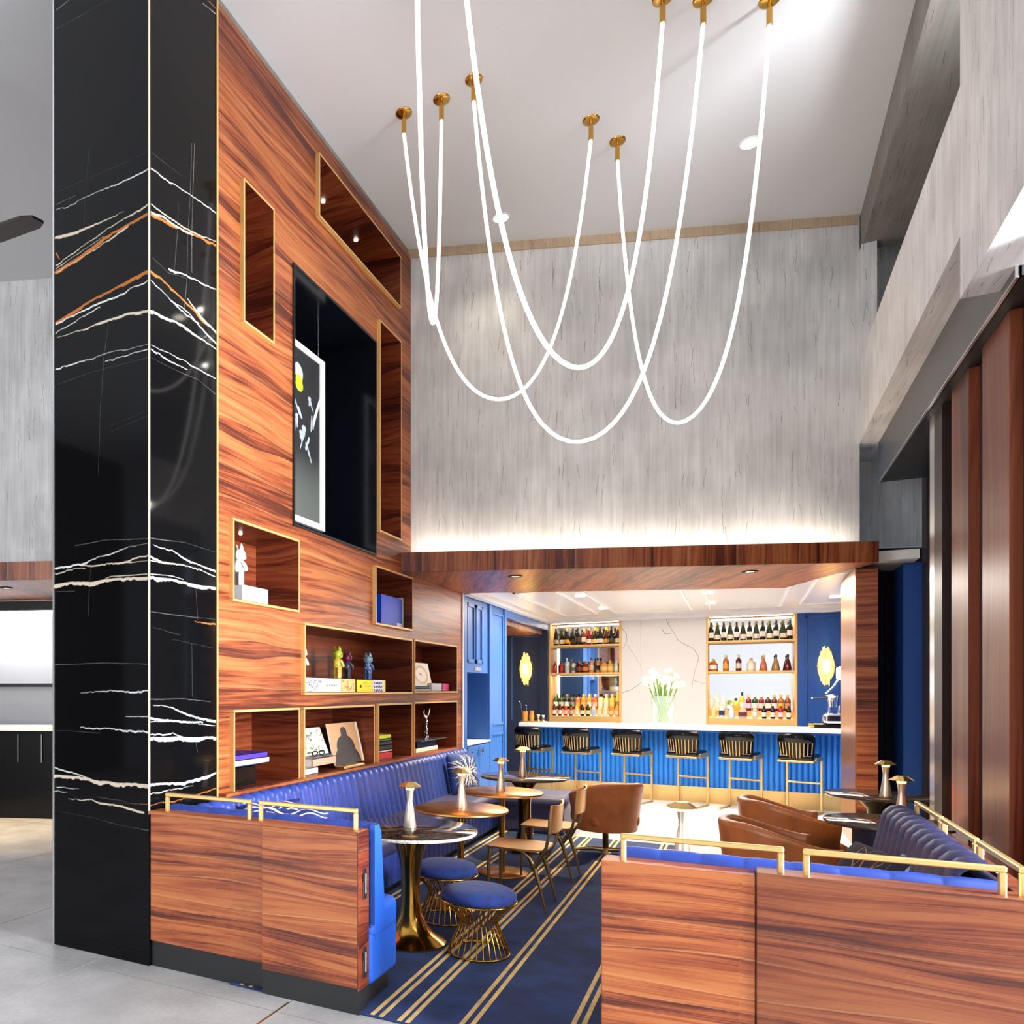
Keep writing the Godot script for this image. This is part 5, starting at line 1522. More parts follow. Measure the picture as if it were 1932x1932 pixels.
func build_bottles() -> void:
	shelf_unit(-3.0, -1.77, "left")
	shelf_unit(-0.47, 0.8, "right")
	var dk := rgb(16, 22, 16)
	var gr := rgb(30, 66, 30)
	var am := rgb(196, 106, 36)
	var rd := rgb(128, 26, 26)
	var cl := rgb(214, 222, 214)
	var ye := rgb(228, 184, 66)
	var wh := rgb(238, 232, 220)
	var go := rgb(222, 182, 72)
	var bl := rgb(20, 20, 22)
	# right cabinet
	for k in 13:
		var tall := k % 2 == 0
		bottle(0 if tall else 1, dk if tall else rgb(40, 48, 20), bl if tall else rgb(58, 60, 26), wh, Vector3(-0.40 + k * 0.092, 2.407, -14.27 - (0.0 if tall else 0.04)), "%s wine bottle, %s from left, top shelf right of the marble slab" % ["black" if tall else "olive green", ORD[k]], "wine bottles on the top right shelf")
	var mid := [[2, am, go, wh, 0.06, "squat amber bottle"], [3, am, rgb(240, 210, 160), rgb(240, 160, 60), 0.215, "tall amber bottle"], [3, rgb(92, 30, 22), rgb(220, 200, 180), rgb(230, 210, 190), 0.37, "dark red bottle with a pale shoulder"], [2, rgb(240, 228, 180), go, wh, 0.52, "cream round-shouldered bottle with a gold neck"], [4, rgb(200, 110, 70), go, wh, 0.665, "pinkish cone bottle"], [4, rgb(170, 130, 80), bl, wh, 0.81, "brown cone bottle with a white label"], [4, rgb(92, 20, 24), dk, go, 0.945, "black and red cone bottle"]]
	for k in mid.size():
		var q: Array = mid[k]
		bottle(q[0], q[1], q[2], q[3], Vector3(-0.44 + 1.18 * float(q[4]), 1.912, -14.28), "%s, %s from left, middle shelf right of marble slab" % [q[5], ORD[k]], "bottles on the middle right shelf")
	var rb := [[3, cl, wh, wh], [3, cl, rgb(240, 230, 170), wh], [3, cl, wh, wh], [5, rgb(120, 150, 60), wh, rgb(220, 240, 230)], [2, ye, bl, go], [0, ye, dk, wh], [3, rd, rgb(220, 190, 170), rgb(206, 190, 220)], [3, gr, wh, wh], [3, rd, wh, rgb(230, 210, 200)], [3, rgb(70, 20, 26), wh, wh], [3, rgb(90, 30, 20), go, wh], [3, rgb(150, 92, 36), go, go], [3, rgb(110, 60, 26), go, rgb(180, 140, 90)]]
	for k in rb.size():
		var q: Array = rb[k]
		bottle(q[0], q[1], q[2], q[3], Vector3(-0.405 + k * 0.0905, 1.262, -14.41), "bottle in the bottom rear row of the right shelving, %s from left" % ORD[k], "bottles in the rear row, bottom right")
	var rf := [[5, rgb(236, 214, 130), wh, rgb(240, 220, 140)], [3, cl, wh, rgb(40, 44, 90)], [4, rgb(206, 226, 236), cl, wh], [2, rgb(190, 170, 160), cl, rgb(110, 50, 50)], [5, rgb(230, 190, 160), wh, wh], [5, bl, rgb(60, 20, 20), rgb(226, 226, 214)], [5, rgb(50, 16, 18), bl, wh], [5, rgb(190, 30, 36), rd, wh], [5, rgb(40, 14, 16), bl, wh]]
	for k in rf.size():
		var q: Array = rf[k]
		bottle(q[0], q[1], q[2], q[3], Vector3(-0.395 + [0.03, 0.14, 0.27, 0.42, 0.58, 0.70, 0.81, 0.91, 1.01][k] * 1.07, 1.142, -14.27), "short bottle in the bottom front row of the right shelving, %s from left" % ORD[k], "bottles in the front row, bottom right")
	# left cabinet
	var lt := [[1, dk, bl, rgb(200, 190, 150)], [1, rgb(30, 30, 18), bl, wh], [1, rgb(24, 24, 16), go, rgb(236, 176, 40)], [1, dk, bl, rgb(60, 56, 40)], [0, dk, bl, rgb(90, 60, 40)], [0, rgb(90, 50, 30), rgb(190, 120, 80), wh], [1, rd, rgb(230, 170, 120), wh], [1, rgb(36, 40, 20), rgb(250, 214, 40), rgb(250, 230, 150)], [1, dk, rgb(80, 40, 30), wh], [1, rgb(70, 30, 20), rgb(250, 210, 50), rgb(220, 170, 90)], [1, rgb(20, 22, 14), bl, rgb(86, 76, 46)], [1, rgb(40, 16, 20), rgb(120, 90, 50), wh]]
	for k in lt.size():
		var q: Array = lt[k]
		bottle(q[0], q[1], q[2], q[3], Vector3(-2.885 + k * 0.094, 2.407, -14.26 - 0.07 * (k % 2)), "champagne or wine bottle, %s from left, top shelf left of the marble slab" % ORD[k], "bottles on the top left shelf")
	var lm := [[5, rgb(170, 30, 26), rgb(210, 60, 40), rgb(220, 70, 40)], [5, rgb(170, 40, 30), rd, rgb(200, 60, 50)], [3, cl, wh, rgb(196, 206, 190)], [5, cl, bl, rgb(120, 130, 100)], [2, rgb(66, 16, 20), rgb(200, 120, 80), rgb(120, 60, 50)], [2, rgb(120, 44, 24), am, rgb(214, 130, 60)], [3, rgb(200, 140, 90), rgb(120, 60, 40), rgb(220, 190, 150)], [3, rgb(190, 130, 80), bl, bl], [2, rgb(214, 150, 70), am, rgb(230, 190, 120)], [2, rgb(220, 170, 80), go, rgb(240, 200, 120)], [5, rgb(200, 200, 190), wh, wh]]
	for k in lm.size():
		var q: Array = lm[k]
		bottle(q[0], q[1], q[2], q[3], Vector3(-2.9 + k * 0.1035, 1.912, -14.27 - 0.04 * (k % 2)), "spirit bottle, %s from left, middle shelf left of the marble slab" % ORD[k], "bottles on the middle left shelf")
	var lr := [[3, gr, rgb(176, 206, 60), wh], [3, gr, gr, rgb(200, 210, 180)], [3, rgb(30, 40, 30), rgb(190, 140, 110), wh], [3, rgb(60, 60, 60), bl, rgb(150, 150, 140)], [3, rgb(200, 120, 60), bl, rgb(220, 170, 90)], [3, rgb(220, 150, 50), rgb(250, 220, 100), rgb(236, 190, 110)], [3, rgb(226, 160, 60), rgb(250, 220, 100), wh], [3, rgb(220, 90, 50), wh, rgb(230, 190, 150)], [3, rgb(240, 226, 170), bl, wh], [3, rgb(240, 220, 150), wh, wh], [3, rgb(236, 200, 90), wh, rgb(240, 210, 120)], [0, rgb(240, 200, 90), rgb(250, 226, 140), rgb(180, 140, 80)]]
	for k in lr.size():
		var q: Array = lr[k]
		bottle(q[0], q[1], q[2], q[3], Vector3(-2.92 + k * 0.0965, 1.262, -14.41), "bottle in the bottom rear row of the left shelving, %s from left" % ORD[k], "bottles in the rear row, bottom left")
	var lf := [[5, rgb(96, 20, 24), bl, wh], [5, rgb(84, 20, 22), bl, wh], [5, rgb(200, 40, 40), wh, rgb(240, 200, 190)], [5, rgb(120, 60, 40), bl, rgb(206, 180, 150)], [5, rgb(240, 206, 100), go, wh], [5, rgb(18, 24, 16), bl, wh], [5, rgb(20, 46, 22), bl, rgb(220, 232, 190)], [5, rgb(196, 214, 230), cl, rgb(190, 206, 230)], [5, rgb(240, 216, 150), wh, rgb(240, 226, 190)], [5, rgb(244, 226, 170), wh, wh], [5, rgb(214, 140, 50), go, rgb(226, 200, 170)], [5, rgb(230, 170, 80), go, rgb(236, 206, 170)]]
	for k in lf.size():
		var q: Array = lf[k]
		bottle(q[0], q[1], q[2], q[3], Vector3(-2.915 + k * 0.0965, 1.142, -14.27), "short bottle in the bottom front row of the left shelving, %s from left" % ORD[k], "bottles in the front row, bottom left")

func build_bar_things() -> void:
	# vase of calla lilies
	var v := thing("flower_vase", "clear glass vase of white calla lilies on the bar in front of the marble slab", "vase", Vector3(-0.966, 1.092, -12.3))
	put("glass", MB.new().lathe([Vector2(0, 0.0), Vector2(0.15, 0.0), Vector2(0.152, 0.02), Vector2(0.165, 0.42), Vector2(0.158, 0.42), Vector2(0.146, 0.025), Vector2(0, 0.02)], 32), M.clear, v)
	var sm := mat(rgb(96, 142, 38), 0.45)
	sm.backlight_enabled = true
	sm.backlight = rgb(60, 90, 20)
	var sp := mat(rgb(226, 220, 200), 0.55)
	var r := RandomNumberGenerator.new()
	r.seed = 4
	for k in 22:
		var a := TAU * k / 22 + r.randf_range(-0.15, 0.15)
		var rb := r.randf_range(0.02, 0.12)
		var rt := r.randf_range(0.04, 0.24)
		var h := r.randf_range(0.56, 0.76) - rt * 0.35
		var tw := r.randf_range(-0.9, 0.9)
		var p0 := Vector3(cos(a + 2.2) * rb, 0.03, sin(a + 2.2) * rb)
		var p3 := Vector3(cos(a) * rt, h, sin(a) * rt)
		var p2 := Vector3(cos(a) * rt * 0.72, h * 0.72, sin(a) * rt * 0.72)
		var p1 := p0.lerp(p2, 0.5)
		put("stem", MB.new().tube([p0, p1, p2, p3], 0.0075, 6), sm, v)
		var dir := (p3 - p2).normalized().lerp(Vector3(cos(a + tw), -0.1, sin(a + tw)), 0.45).normalized()
		var fl := MB.new().lathe([Vector2(0.006, -0.01), Vector2(0.014, 0.03), Vector2(0.022, 0.07), Vector2(0.042, 0.105), Vector2(0.05, 0.112)], 14)
		fl.lathe([Vector2(0.048, 0.114), Vector2(0.038, 0.1), Vector2(0.018, 0.07), Vector2(0.0, 0.03)], 14)
		var o := put("flower", fl, sp, v)
		o.transform = Transform3D(Basis(Quaternion(Vector3.UP, dir)), p3)
	# bar tools
	var c := thing("bar_caddy", "brass tray of amber glasses and bar tools at the left end of the bar", "bar tools", Vector3(-2.86, 1.092, -12.3))
	put("tray", bx(-0.17, 0.22, 0, 0.018, -0.09, 0.09, 0.004), M.brass_soft, c)
	var ag := mat(rgb(188, 128, 58), 0.1)
	put("shaker", MB.new().lathe([Vector2(0, 0.018), Vector2(0.045, 0.018), Vector2(0.05, 0.17), Vector2(0.046, 0.17), Vector2(0.04, 0.03)], 20, Vector3(-0.11, 0, 0)), ag, c)
	put("jug", MB.new().lathe([Vector2(0, 0.018), Vector2(0.035, 0.018), Vector2(0.04, 0.1), Vector2(0.028, 0.16), Vector2(0.036, 0.18)], 20, Vector3(0.0, 0, 0.01)), ag, c)
	put("jigger", MB.new().lathe([Vector2(0.03, 0.018), Vector2(0.012, 0.065), Vector2(0.032, 0.12)], 16, Vector3(0.1, 0, 0)), M.brass_soft, c)
	put("jigger", MB.new().lathe([Vector2(0.026, 0.018), Vector2(0.012, 0.06), Vector2(0.026, 0.115)], 16, Vector3(0.18, 0, 0.02)), M.chrome, c)
	for q in [[-0.13, -0.2, 0.33], [-0.1, -0.1, 0.27]]:
		put("bar_spoon", MB.new().tube([Vector3(q[0], 0.03, 0), Vector3(q[1] + 0.02, q[2] - 0.02, 0), Vector3(q[1], q[2], 0)], [0.004, 0.004, 0.011], 6), M.chrome, c)
	# coffee machine
	var m := thing("coffee_machine", "chrome lever coffee machine at the right end of the bar, below the sconce", "coffee machine", Vector3(1.08, 1.092, -12.4))
	put("base", bx(-0.2, 0.3, 0.0, 0.05, -0.14, 0.14, 0.01), M.black_gloss, m)
	put("drip_tray", MB.new().soft(Vector3(-0.1, 0.05, -0.12), Vector3(0.14, 0.2, 0.15), 0.05, 3), M.chrome, m)
	put("foot_plate", MB.new().soft(Vector3(-0.26, 0.01, -0.08), Vector3(-0.08, 0.06, 0.12), 0.02, 3), M.brass, m)
	put("upright", bx(0.16, 0.21, 0.05, 0.66, 0.02, 0.08, 0.008), M.chrome, m)
	put("back_body", bx(0.2, 0.32, 0.05, 0.66, -0.12, 0.1, 0.01), M.black_gloss, m)
	put("head", MB.new().soft(Vector3(0.06, 0.64, -0.1), Vector3(0.34, 0.82, 0.12), 0.03, 3), M.trim_white, m)
	put("group", MB.new().lathe([Vector2(0, 0.28), Vector2(0.05, 0.28), Vector2(0.06, 0.36), Vector2(0.07, 0.42), Vector2(0.09, 0.44), Vector2(0, 0.45)], 20, Vector3(0.02, 0, 0.02)), M.chrome, m)
	put("lever", MB.new().tube([Vector3(-0.06, 0.46, 0.03), Vector3(0.02, 0.55, 0.03), Vector3(0.08, 0.66, 0.03)], 0.014, 8), M.chrome, m)
	put("handle", MB.new().tube([Vector3(-0.04, 0.4, 0.03), Vector3(-0.2, 0.4, 0.04)], 0.01, 8), M.black, m)
	put("knob", MB.new().soft(Vector3(-0.23, 0.385, 0.025), Vector3(-0.2, 0.415, 0.055), 0.014, 3), M.chrome, m)
	for q in [[-0.03, 0.0], [0.08, 0.02]]:
		put("pipe", MB.new().tube([Vector3(q[0], 0.18, 0.04), Vector3(q[0] + 0.01, 0.3, 0.04)], 0.016, 8), M.chrome, m)
	sconce(Vector3(-3.403, 1.985, -14.18), "glowing glass rod wall sconce on the dark blue panel left of the bottle shelves")
	sconce(Vector3(1.169, 1.965, -14.18), "glowing glass rod wall sconce on the bright blue panel above the coffee machine")

# ---------------------------------------------------------------- what stands in the niches
func book(x0: float, x1: float, y0: float, y1: float, z0: float, z1: float, cover: Color, label: String, spine_x := true) -> Node3D:
	var t := thing("book", label, "book", Vector3((x0 + x1) / 2, y0, (z0 + z1) / 2))
	var c := t.position
	var m := mat(cover, 0.5)
	var h := y1 - y0
	var hx := absf(x1 - x0) / 2
	var hz := absf(z1 - z0) / 2
	if h < hz:
		put("cover", bx(-hx, hx, 0, 0.004, -hz, hz).box(Vector3(-hx, h - 0.004, -hz), Vector3(hx, h, hz)).box(Vector3(hx - 0.004, 0, -hz), Vector3(hx, h, hz)), m, t)
		put("pages", bx(-hx + 0.004, hx - 0.004, 0.004, h - 0.004, -hz + 0.003, hz - 0.004), M.paper, t)
	else:
		put("cover", bx(-hx, hx, 0, h, hz - 0.004, hz).box(Vector3(-hx, 0, -hz), Vector3(hx, h, -hz + 0.004)).box(Vector3(hx - 0.004, 0, -hz), Vector3(hx, h, hz)), m, t)
		put("pages", bx(-hx + 0.004, hx - 0.004, 0.003, h - 0.004, -hz + 0.004, hz - 0.004), M.paper, t)
	return t

func scribble(w: int, h: int, base: Color, inks: Array, n: int, sd: int, sz := 14.0) -> Image:
	var im := face_tex(w, h, base)
	var r := RandomNumberGenerator.new()
	r.seed = sd
	for k in n:
		var p := Vector2(r.randf_range(6, w - 6), r.randf_range(6, h - 6))
		var pts := [p]
		for i in 4:
			p += Vector2(r.randf_range(-sz, sz), r.randf_range(-sz, sz))
			pts.append(p)
		stroke(im, pts, inks[k % inks.size()], 1.6, 0.9, 0.5, k)
	return im

func figurine(called: String, label: String, at: Vector3, h: float, m: Material, extra: Material = null) -> void:
	var t := thing(called, label, "figurine", at, 70)
	var s := h / 0.28
	var body := MB.new().lathe([Vector2(0, 0.09), Vector2(0.034, 0.095), Vector2(0.044, 0.115), Vector2(0.042, 0.14), Vector2(0.036, 0.165), Vector2(0.022, 0.178), Vector2(0, 0.18)], 20)
	for k in body.v.size(): body.v[k] *= s
	put("body", body, m, t)
	put("head", MB.new().soft(Vector3(-0.04, 0.17, -0.046) * s, Vector3(0.04, 0.25, 0.046) * s, 0.036 * s, 4), extra if extra else m, t)
	put("snout", MB.new().soft(Vector3(0.03, 0.185, -0.018) * s, Vector3(0.056, 0.21, 0.018) * s, 0.012 * s, 3), extra if extra else m, t)
	for q in [-1.0, 1.0]:
		put("ear", MB.new().lathe([Vector2(0.0, 0.285), Vector2(0.008, 0.275), Vector2(0.018, 0.24), Vector2(0.016, 0.235)], 10, Vector3(0, 0, 0.028 * q)).moved(Transform3D(Basis().scaled(Vector3(s, s, s)), Vector3.ZERO)), extra if extra else m, t)
		put("leg", MB.new().soft(Vector3(-0.022, 0.0, 0.003 if q > 0 else -0.04) * s, Vector3(0.022, 0.11, 0.04 if q > 0 else -0.003) * s, 0.016 * s, 3), m, t)
		put("arm", MB.new().tube([Vector3(0.0, 0.16, 0.04 * q) * s, Vector3(0.012, 0.13, 0.054 * q) * s, Vector3(0.03, 0.105, 0.046 * q) * s], [0.013 * s, 0.014 * s, 0.011 * s], 8), m, t)

func blotch(base: Color, inks: Array, sd: int) -> StandardMaterial3D:
	var im := face_tex(128, 128, base)
	var r := RandomNumberGenerator.new()
	r.seed = sd
	for k in 70:
		var p := Vector2(r.randf_range(0, 128), r.randf_range(0, 128))
		stroke(im, [p, p + Vector2(r.randf_range(-9, 9), r.randf_range(-9, 9))], inks[k % inks.size()], r.randf_range(2, 5), r.randf_range(1, 4), 1.0, k)
	var m := pic(im, 0.3)
	m.uv1_triplanar = true
	m.uv1_scale = Vector3(6, 6, 6)
	return m

func gift_box(label: String, y0: float, h: float, x0: float, x1: float, z0: float, z1: float, front: Material, side: Material) -> void:
	var t := thing("display_box", label, "box", Vector3((x0 + x1) / 2, y0, (z0 + z1) / 2))
	var hx := (x1 - x0) / 2
	var hz := absf(z1 - z0) / 2
	put("carton", bx(-hx, hx, 0, h, -hz, hz, 0.002), side if side is StandardMaterial3D and side.albedo_texture == null else M.paper, t)
	var f := MB.new()
	f.poly([Vector3(hx + 0.001, 0.002, hz), Vector3(hx + 0.001, 0.002, -hz), Vector3(hx + 0.001, h - 0.002, -hz), Vector3(hx + 0.001, h - 0.002, hz)], Vector3.RIGHT, [Vector2(0, 1), Vector2(1, 1), Vector2(1, 0), Vector2(0, 0)])
	put("front_print", f, front, t)
	var g := MB.new()
	g.poly([Vector3(-hx, 0.002, hz + 0.001), Vector3(hx, 0.002, hz + 0.001), Vector3(hx, h - 0.002, hz + 0.001), Vector3(-hx, h - 0.002, hz + 0.001)], Vector3.BACK, [Vector2(0, 1), Vector2(1, 1), Vector2(1, 0), Vector2(0, 0)])
	put("side_print", g, side, t)

func leaning(called: String, label: String, category: String, z0: float, z1: float, y0: float, h: float, x_foot: float, x_top: float, m: Material, thick := 0.012) -> Node3D:
	# a flat cover that leans back in a niche, its face to the room
	var t := thing(called, label, category, Vector3(x_foot, y0, (z0 + z1) / 2))
	t.rotation.z = atan2(x_foot - x_top, h)
	var hz := absf(z1 - z0) / 2
	put("board", bx(-thick, 0, 0, h, -hz, hz), M.paper, t)
	var f := MB.new()
	f.poly([Vector3(0.001, 0.0, hz), Vector3(0.001, 0.0, -hz), Vector3(0.001, h, -hz), Vector3(0.001, h, hz)], Vector3.RIGHT, [Vector2(0, 1), Vector2(1, 1), Vector2(1, 0), Vector2(0, 0)])
	put("cover_print", f, m, t)
	return t

func build_niche_things() -> void:
	var white := mat(rgb(240, 240, 240), 0.45)
	# statuette niche
	single("plinth_box", bx(-0.09, 0.09, 0, 0.115, -0.165, 0.165, 0.003), white, "white box that carries the white statuette in the upper left niche", "box", Vector3(-3.1, 2.221, -4.575))
	figurine("figurine", "plain white animal statuette on a white box in the upper left niche", Vector3(-3.1, 2.336, -4.49), 0.30, white)
	# book niche
	var b := book(-3.2, -3.04, 2.236, 2.54, -6.84, -7.375, rgb(4, 66, 205), "big bright blue book facing out in the square niche under the header")
	var bl := put("sticker", bx(0.08, 0.0812, 0.0, 0.05, -0.13, -0.26), white, b)
	book(-3.22, -3.05, 2.236, 2.56, -7.385, -7.43, rgb(236, 240, 240), "thin white book standing between the blue and the green book")
	book(-3.22, -3.06, 2.236, 2.55, -7.436, -7.47, rgb(70, 190, 110), "thin green book standing in the square niche under the header")
	# the wide niche
	var lab := scribble(192, 96, rgb(240, 242, 246), [rgb(40, 44, 60)], 0, 1)
	stroke(lab, [Vector2(70, 26), Vector2(120, 26)], rgb(120, 120, 130), 1.0, 1.0)
	for k in 7:
		stroke(lab, [Vector2(36 + k * 17, 56), Vector2(42 + k * 17, 44), Vector2(46 + k * 17, 58)], rgb(40, 44, 60), 1.6, 1.6, 0.4, k)
	var lab2 := scribble(192, 96, rgb(250, 226, 30), [rgb(60, 60, 20)], 0, 1)
	stroke(lab2, [Vector2(46, 50), Vector2(48, 54)], rgb(40, 40, 20), 11, 11)
	for k in 6:
		stroke(lab2, [Vector2(78 + k * 15, 54), Vector2(84 + k * 15, 46), Vector2(88 + k * 15, 55)], rgb(150, 140, 30), 1.2, 1.2, 0.4, k)
	stroke(lab2, [Vector2(70, 26), Vector2(124, 26)], rgb(150, 140, 30), 1.4, 1.4)
	var pat_w := pic(scribble(96, 96, rgb(240, 240, 244), [rgb(70, 70, 96), rgb(110, 110, 140)], 30, 3, 9.0))
	var pat_o := pic(scribble(96, 96, rgb(250, 206, 120), [rgb(224, 120, 60), rgb(250, 240, 190), rgb(206, 90, 50)], 60, 4, 8.0))
	var dots := face_tex(96, 96, rgb(232, 234, 244))
	for i in 5:
		for j in 3:
			stroke(dots, [Vector2(12 + i * 18, 18 + j * 30), Vector2(18 + i * 18, 30 + j * 30)], rgb(60, 66, 120), 5.0, 4.0, 1.0, i * 3 + j)
	var pat_b := pic(dots)
	gift_box("white box with a printed label, farthest left in the wide niche", 1.582, 0.118, -3.16, -3.03, -5.6, -5.955, pic(lab), pat_w)
	gift_box("small white patterned box at the left end of the wide niche", 1.582, 0.118, -3.16, -3.03, -5.3, -5.59, pat_w, pat_w)
	gift_box("orange patterned box in the middle of the wide niche", 1.582, 0.118, -3.16, -3.03, -5.965, -6.24, pat_o, pat_o)
	gift_box("yellow box with a printed label in the wide niche", 1.582, 0.114, -3.16, -3.03, -6.27, -6.62, pic(lab2), mat(rgb(90, 70, 20), 0.6))
	gift_box("blue and white patterned box at the right of the yellow box", 1.582, 0.114, -3.16, -3.03, -6.625, -6.85, pat_b, pat_b)
	single("display_box", bx(-0.065, 0.065, 0, 0.114, -0.035, 0.035, 0.002), mat(rgb(250, 232, 140), 0.5), "pale yellow box end at the far right of the box row", "box", Vector3(-3.095, 1.582, -6.89))
	figurine("figurine", "white speckled animal figurine at the left end of the wide niche", Vector3(-3.12, 1.70, -5.42), 0.28, blotch(rgb(240, 240, 242), [rgb(214, 214, 222), rgb(120, 120, 140)], 5))
	figurine("figurine", "yellow and green blotched animal figurine in the wide niche", Vector3(-3.13, 1.70, -6.08), 0.29, blotch(rgb(236, 196, 70), [rgb(214, 90, 40), rgb(110, 170, 60), rgb(250, 230, 120)], 6), blotch(rgb(190, 206, 50), [rgb(120, 160, 40), rgb(120, 60, 30), rgb(236, 226, 90)], 7))
	figurine("figurine", "dark purple and grey animal figurine behind the yellow one", Vector3(-3.2, 1.70, -6.42), 0.27, blotch(rgb(60, 64, 76), [rgb(96, 40, 100), rgb(90, 100, 110)], 8), blotch(rgb(110, 30, 70), [rgb(160, 60, 80), rgb(70, 30, 60)], 9))
	figurine("figurine", "blue and white blotched animal figurine in the wide niche", Vector3(-3.13, 1.697, -6.73), 0.27, blotch(rgb(70, 96, 170), [rgb(216, 226, 236), rgb(40, 60, 120), rgb(120, 170, 190)], 10), blotch(rgb(130, 180, 190), [rgb(30, 50, 70), rgb(220, 236, 236)], 11))
	# the niche right of it
	var ring := face_tex(128, 128, rgb(240, 234, 222))
	var pts := []
	for k in 25: pts.append(Vector2(74 + cos(TAU * k / 24) * 36, 66 + sin(TAU * k / 24) * 46))
	stroke(ring, pts, rgb(200, 176, 120), 5, 5, 0.6, 2)
	for q in [[10, 20, 18, 60], [14, 70, 8, 110], [22, 90, 26, 120], [70, 60, 78, 70]]:
		stroke(ring, [Vector2(q[0], q[1]), Vector2(q[2], q[3])], rgb(60, 56, 60), 4, 2, 1.0, q[0])
	leaning("book", "pale art book with an oval on its cover, standing in the right niche", "book", -7.75, -8.43, 1.645, 0.27, -3.1, -3.16, pic(ring))
	book(-3.24, -3.06, 1.588, 1.615, -7.7, -8.27, rgb(210, 214, 216), "grey flat book lowest under the oval art book")
	book(-3.23, -3.07, 1.616, 1.644, -7.72, -8.25, rgb(60, 76, 90), "dark flat book directly under the oval art book")
	book(-3.2, -3.06, 1.588, 1.68, -8.3, -8.64, rgb(214, 220, 236), "pale blue thick book lying right of the oval art book")
	book(-3.2, -3.05, 1.588, 1.68, -8.65, -8.89, rgb(236, 66, 140), "bright pink thick book at the right of the upper right niche")
	# bottom row
	book(-3.3, -3.05, 1.105, 1.145, -4.33, -4.79, rgb(76, 50, 170), "purple book on top of the pile in the lower left niche")
	book(-3.28, -3.04, 1.07, 1.103, -4.36, -4.80, rgb(236, 234, 232), "white flat book under the purple one")
	book(-3.3, -3.08, 1.052, 1.069, -4.31, -4.76, rgb(36, 52, 72), "dark blue thin flat book under the white one")
	single("black_box", bx(-0.1, 0.1, 0, 0.135, -0.185, 0.185, 0.004), M.black_gloss, "black box at the bottom of the pile in the lower left niche", "box", Vector3(-3.18, 0.916, -4.5))
	book(-3.3, -3.12, 1.146, 1.285, -4.3, -4.4, rgb(240, 238, 232), "small white book standing on the pile in the lower left niche")
	var mag := scribble(128, 128, rgb(240, 238, 222), [rgb(90, 110, 80), rgb(120, 130, 110), rgb(190, 180, 120)], 26, 21, 10.0)
	for q in [[4, 18, 40, 18], [6, 34, 18, 28], [22, 28, 24, 36], [30, 36, 40, 28], [4, 44, 40, 44]]:
		stroke(mag, [Vector2(q[0], q[1]), Vector2(q[2], q[3])], rgb(40, 42, 40), 3.2, 3.2, 0.8, q[0])
	leaning("magazine", "cream magazine with green sketches leaning in the lower middle niche", "magazine", -5.33, -5.86, 1.055, 0.24, -3.1, -3.2, pic(mag))
	var sl := face_tex(128, 128, rgb(214, 166, 118))
	stroke(sl, [Vector2(62, 26), Vector2(62, 40)], rgb(44, 34, 48), 13, 10, 0.3, 1)
	stroke(sl, [Vector2(62, 40), Vector2(62, 70)], rgb(44, 34, 48), 8, 12, 0.3, 2)
	stroke(sl, [Vector2(60, 70), Vector2(58, 128)], rgb(30, 30, 40), 30, 42, 0.3, 3)
	stroke(sl, [Vector2(124, 2), Vector2(124, 126)], rgb(240, 232, 220), 4, 4)
	leaning("record_sleeve", "tan record sleeve with a dark rounded shape, leaning in the lower middle niche", "record", -5.87, -6.46, 0.945, 0.37, -3.04, -3.13, pic(sl))
	book(-3.28, -3.03, 0.97, 1.035, -5.45, -5.86, rgb(236, 178, 150), "thick peach flat book in the lower middle niche")
	book(-3.27, -3.05, 1.036, 1.052, -5.48, -5.84, rgb(110, 124, 138), "thin grey flat book on the peach one")
	book(-3.25, -3.02, 0.917, 0.968, -5.27, -5.52, rgb(226, 224, 216), "white flat book at the bottom left of the lower middle niche")
	var gl := thing("eyeglasses", "black thick-rimmed eyeglasses lying on the grey book", "glasses", Vector3(-3.06, 1.053, -5.6))
	for q in [-1.0, 1.0]:
		var rim := []
		for k in 17: rim.append(Vector3(0.0, 0.022 + sin(TAU * k / 16) * 0.018, q * 0.06 + cos(TAU * k / 16) * 0.045))
		put("rim", MB.new().tube(rim, 0.005, 6, false), M.black_gloss, gl)
		put("temple", MB.new().tube([Vector3(0, 0.03, q * 0.105), Vector3(-0.1, 0.02, q * 0.1), Vector3(-0.13, 0.006, q * 0.09)], 0.004, 6), M.black_gloss, gl)
	put("bridge", MB.new().tube([Vector3(0, 0.026, -0.018), Vector3(0.004, 0.03, 0), Vector3(0, 0.026, 0.018)], 0.004, 6), M.black_gloss, gl)
	single("gold_tray", bx(-0.05, 0.05, 0, 0.025, -0.2, 0.2, 0.006), M.brass_soft, "gold bar-shaped tray in front of the tan record sleeve", "tray", Vector3(-3.0, 0.917, -6.08))
	var st := [[rgb(206, 40, 44), 0.07, "red book at the bottom of the pile in the narrow lower niche"], [rgb(226, 222, 220), 0.02, "thin white book second from the bottom in the narrow lower niche"], [rgb(24, 26, 28), 0.05, "black book mid-pile in the narrow lower niche"], [rgb(34, 40, 42), 0.036, "dark grey book under the green one in the narrow lower niche"], [rgb(40, 110, 60), 0.024, "green book under the yellow one in the narrow lower niche"], [rgb(230, 230, 60), 0.04, "yellow book topping the pile in the narrow lower niche"]]
	var y := 0.916
	for k in st.size():
		var q: Array = st[k]
		var w: float = [0.17, 0.168, 0.166, 0.165, 0.15, 0.14][k]
		book(-3.26, -3.05, y, y + q[1], -6.97 + w, -6.97 - w, q[0], q[2])
		y += float(q[1]) + 0.0005
	single("black_book_box", bx(-0.09, 0.09, 0, 0.07, -0.3, 0.3, 0.003), M.black_gloss, "long black box under the silver sculpture in the lower right niche", "box", Vector3(-3.14, 0.96, -8.12))
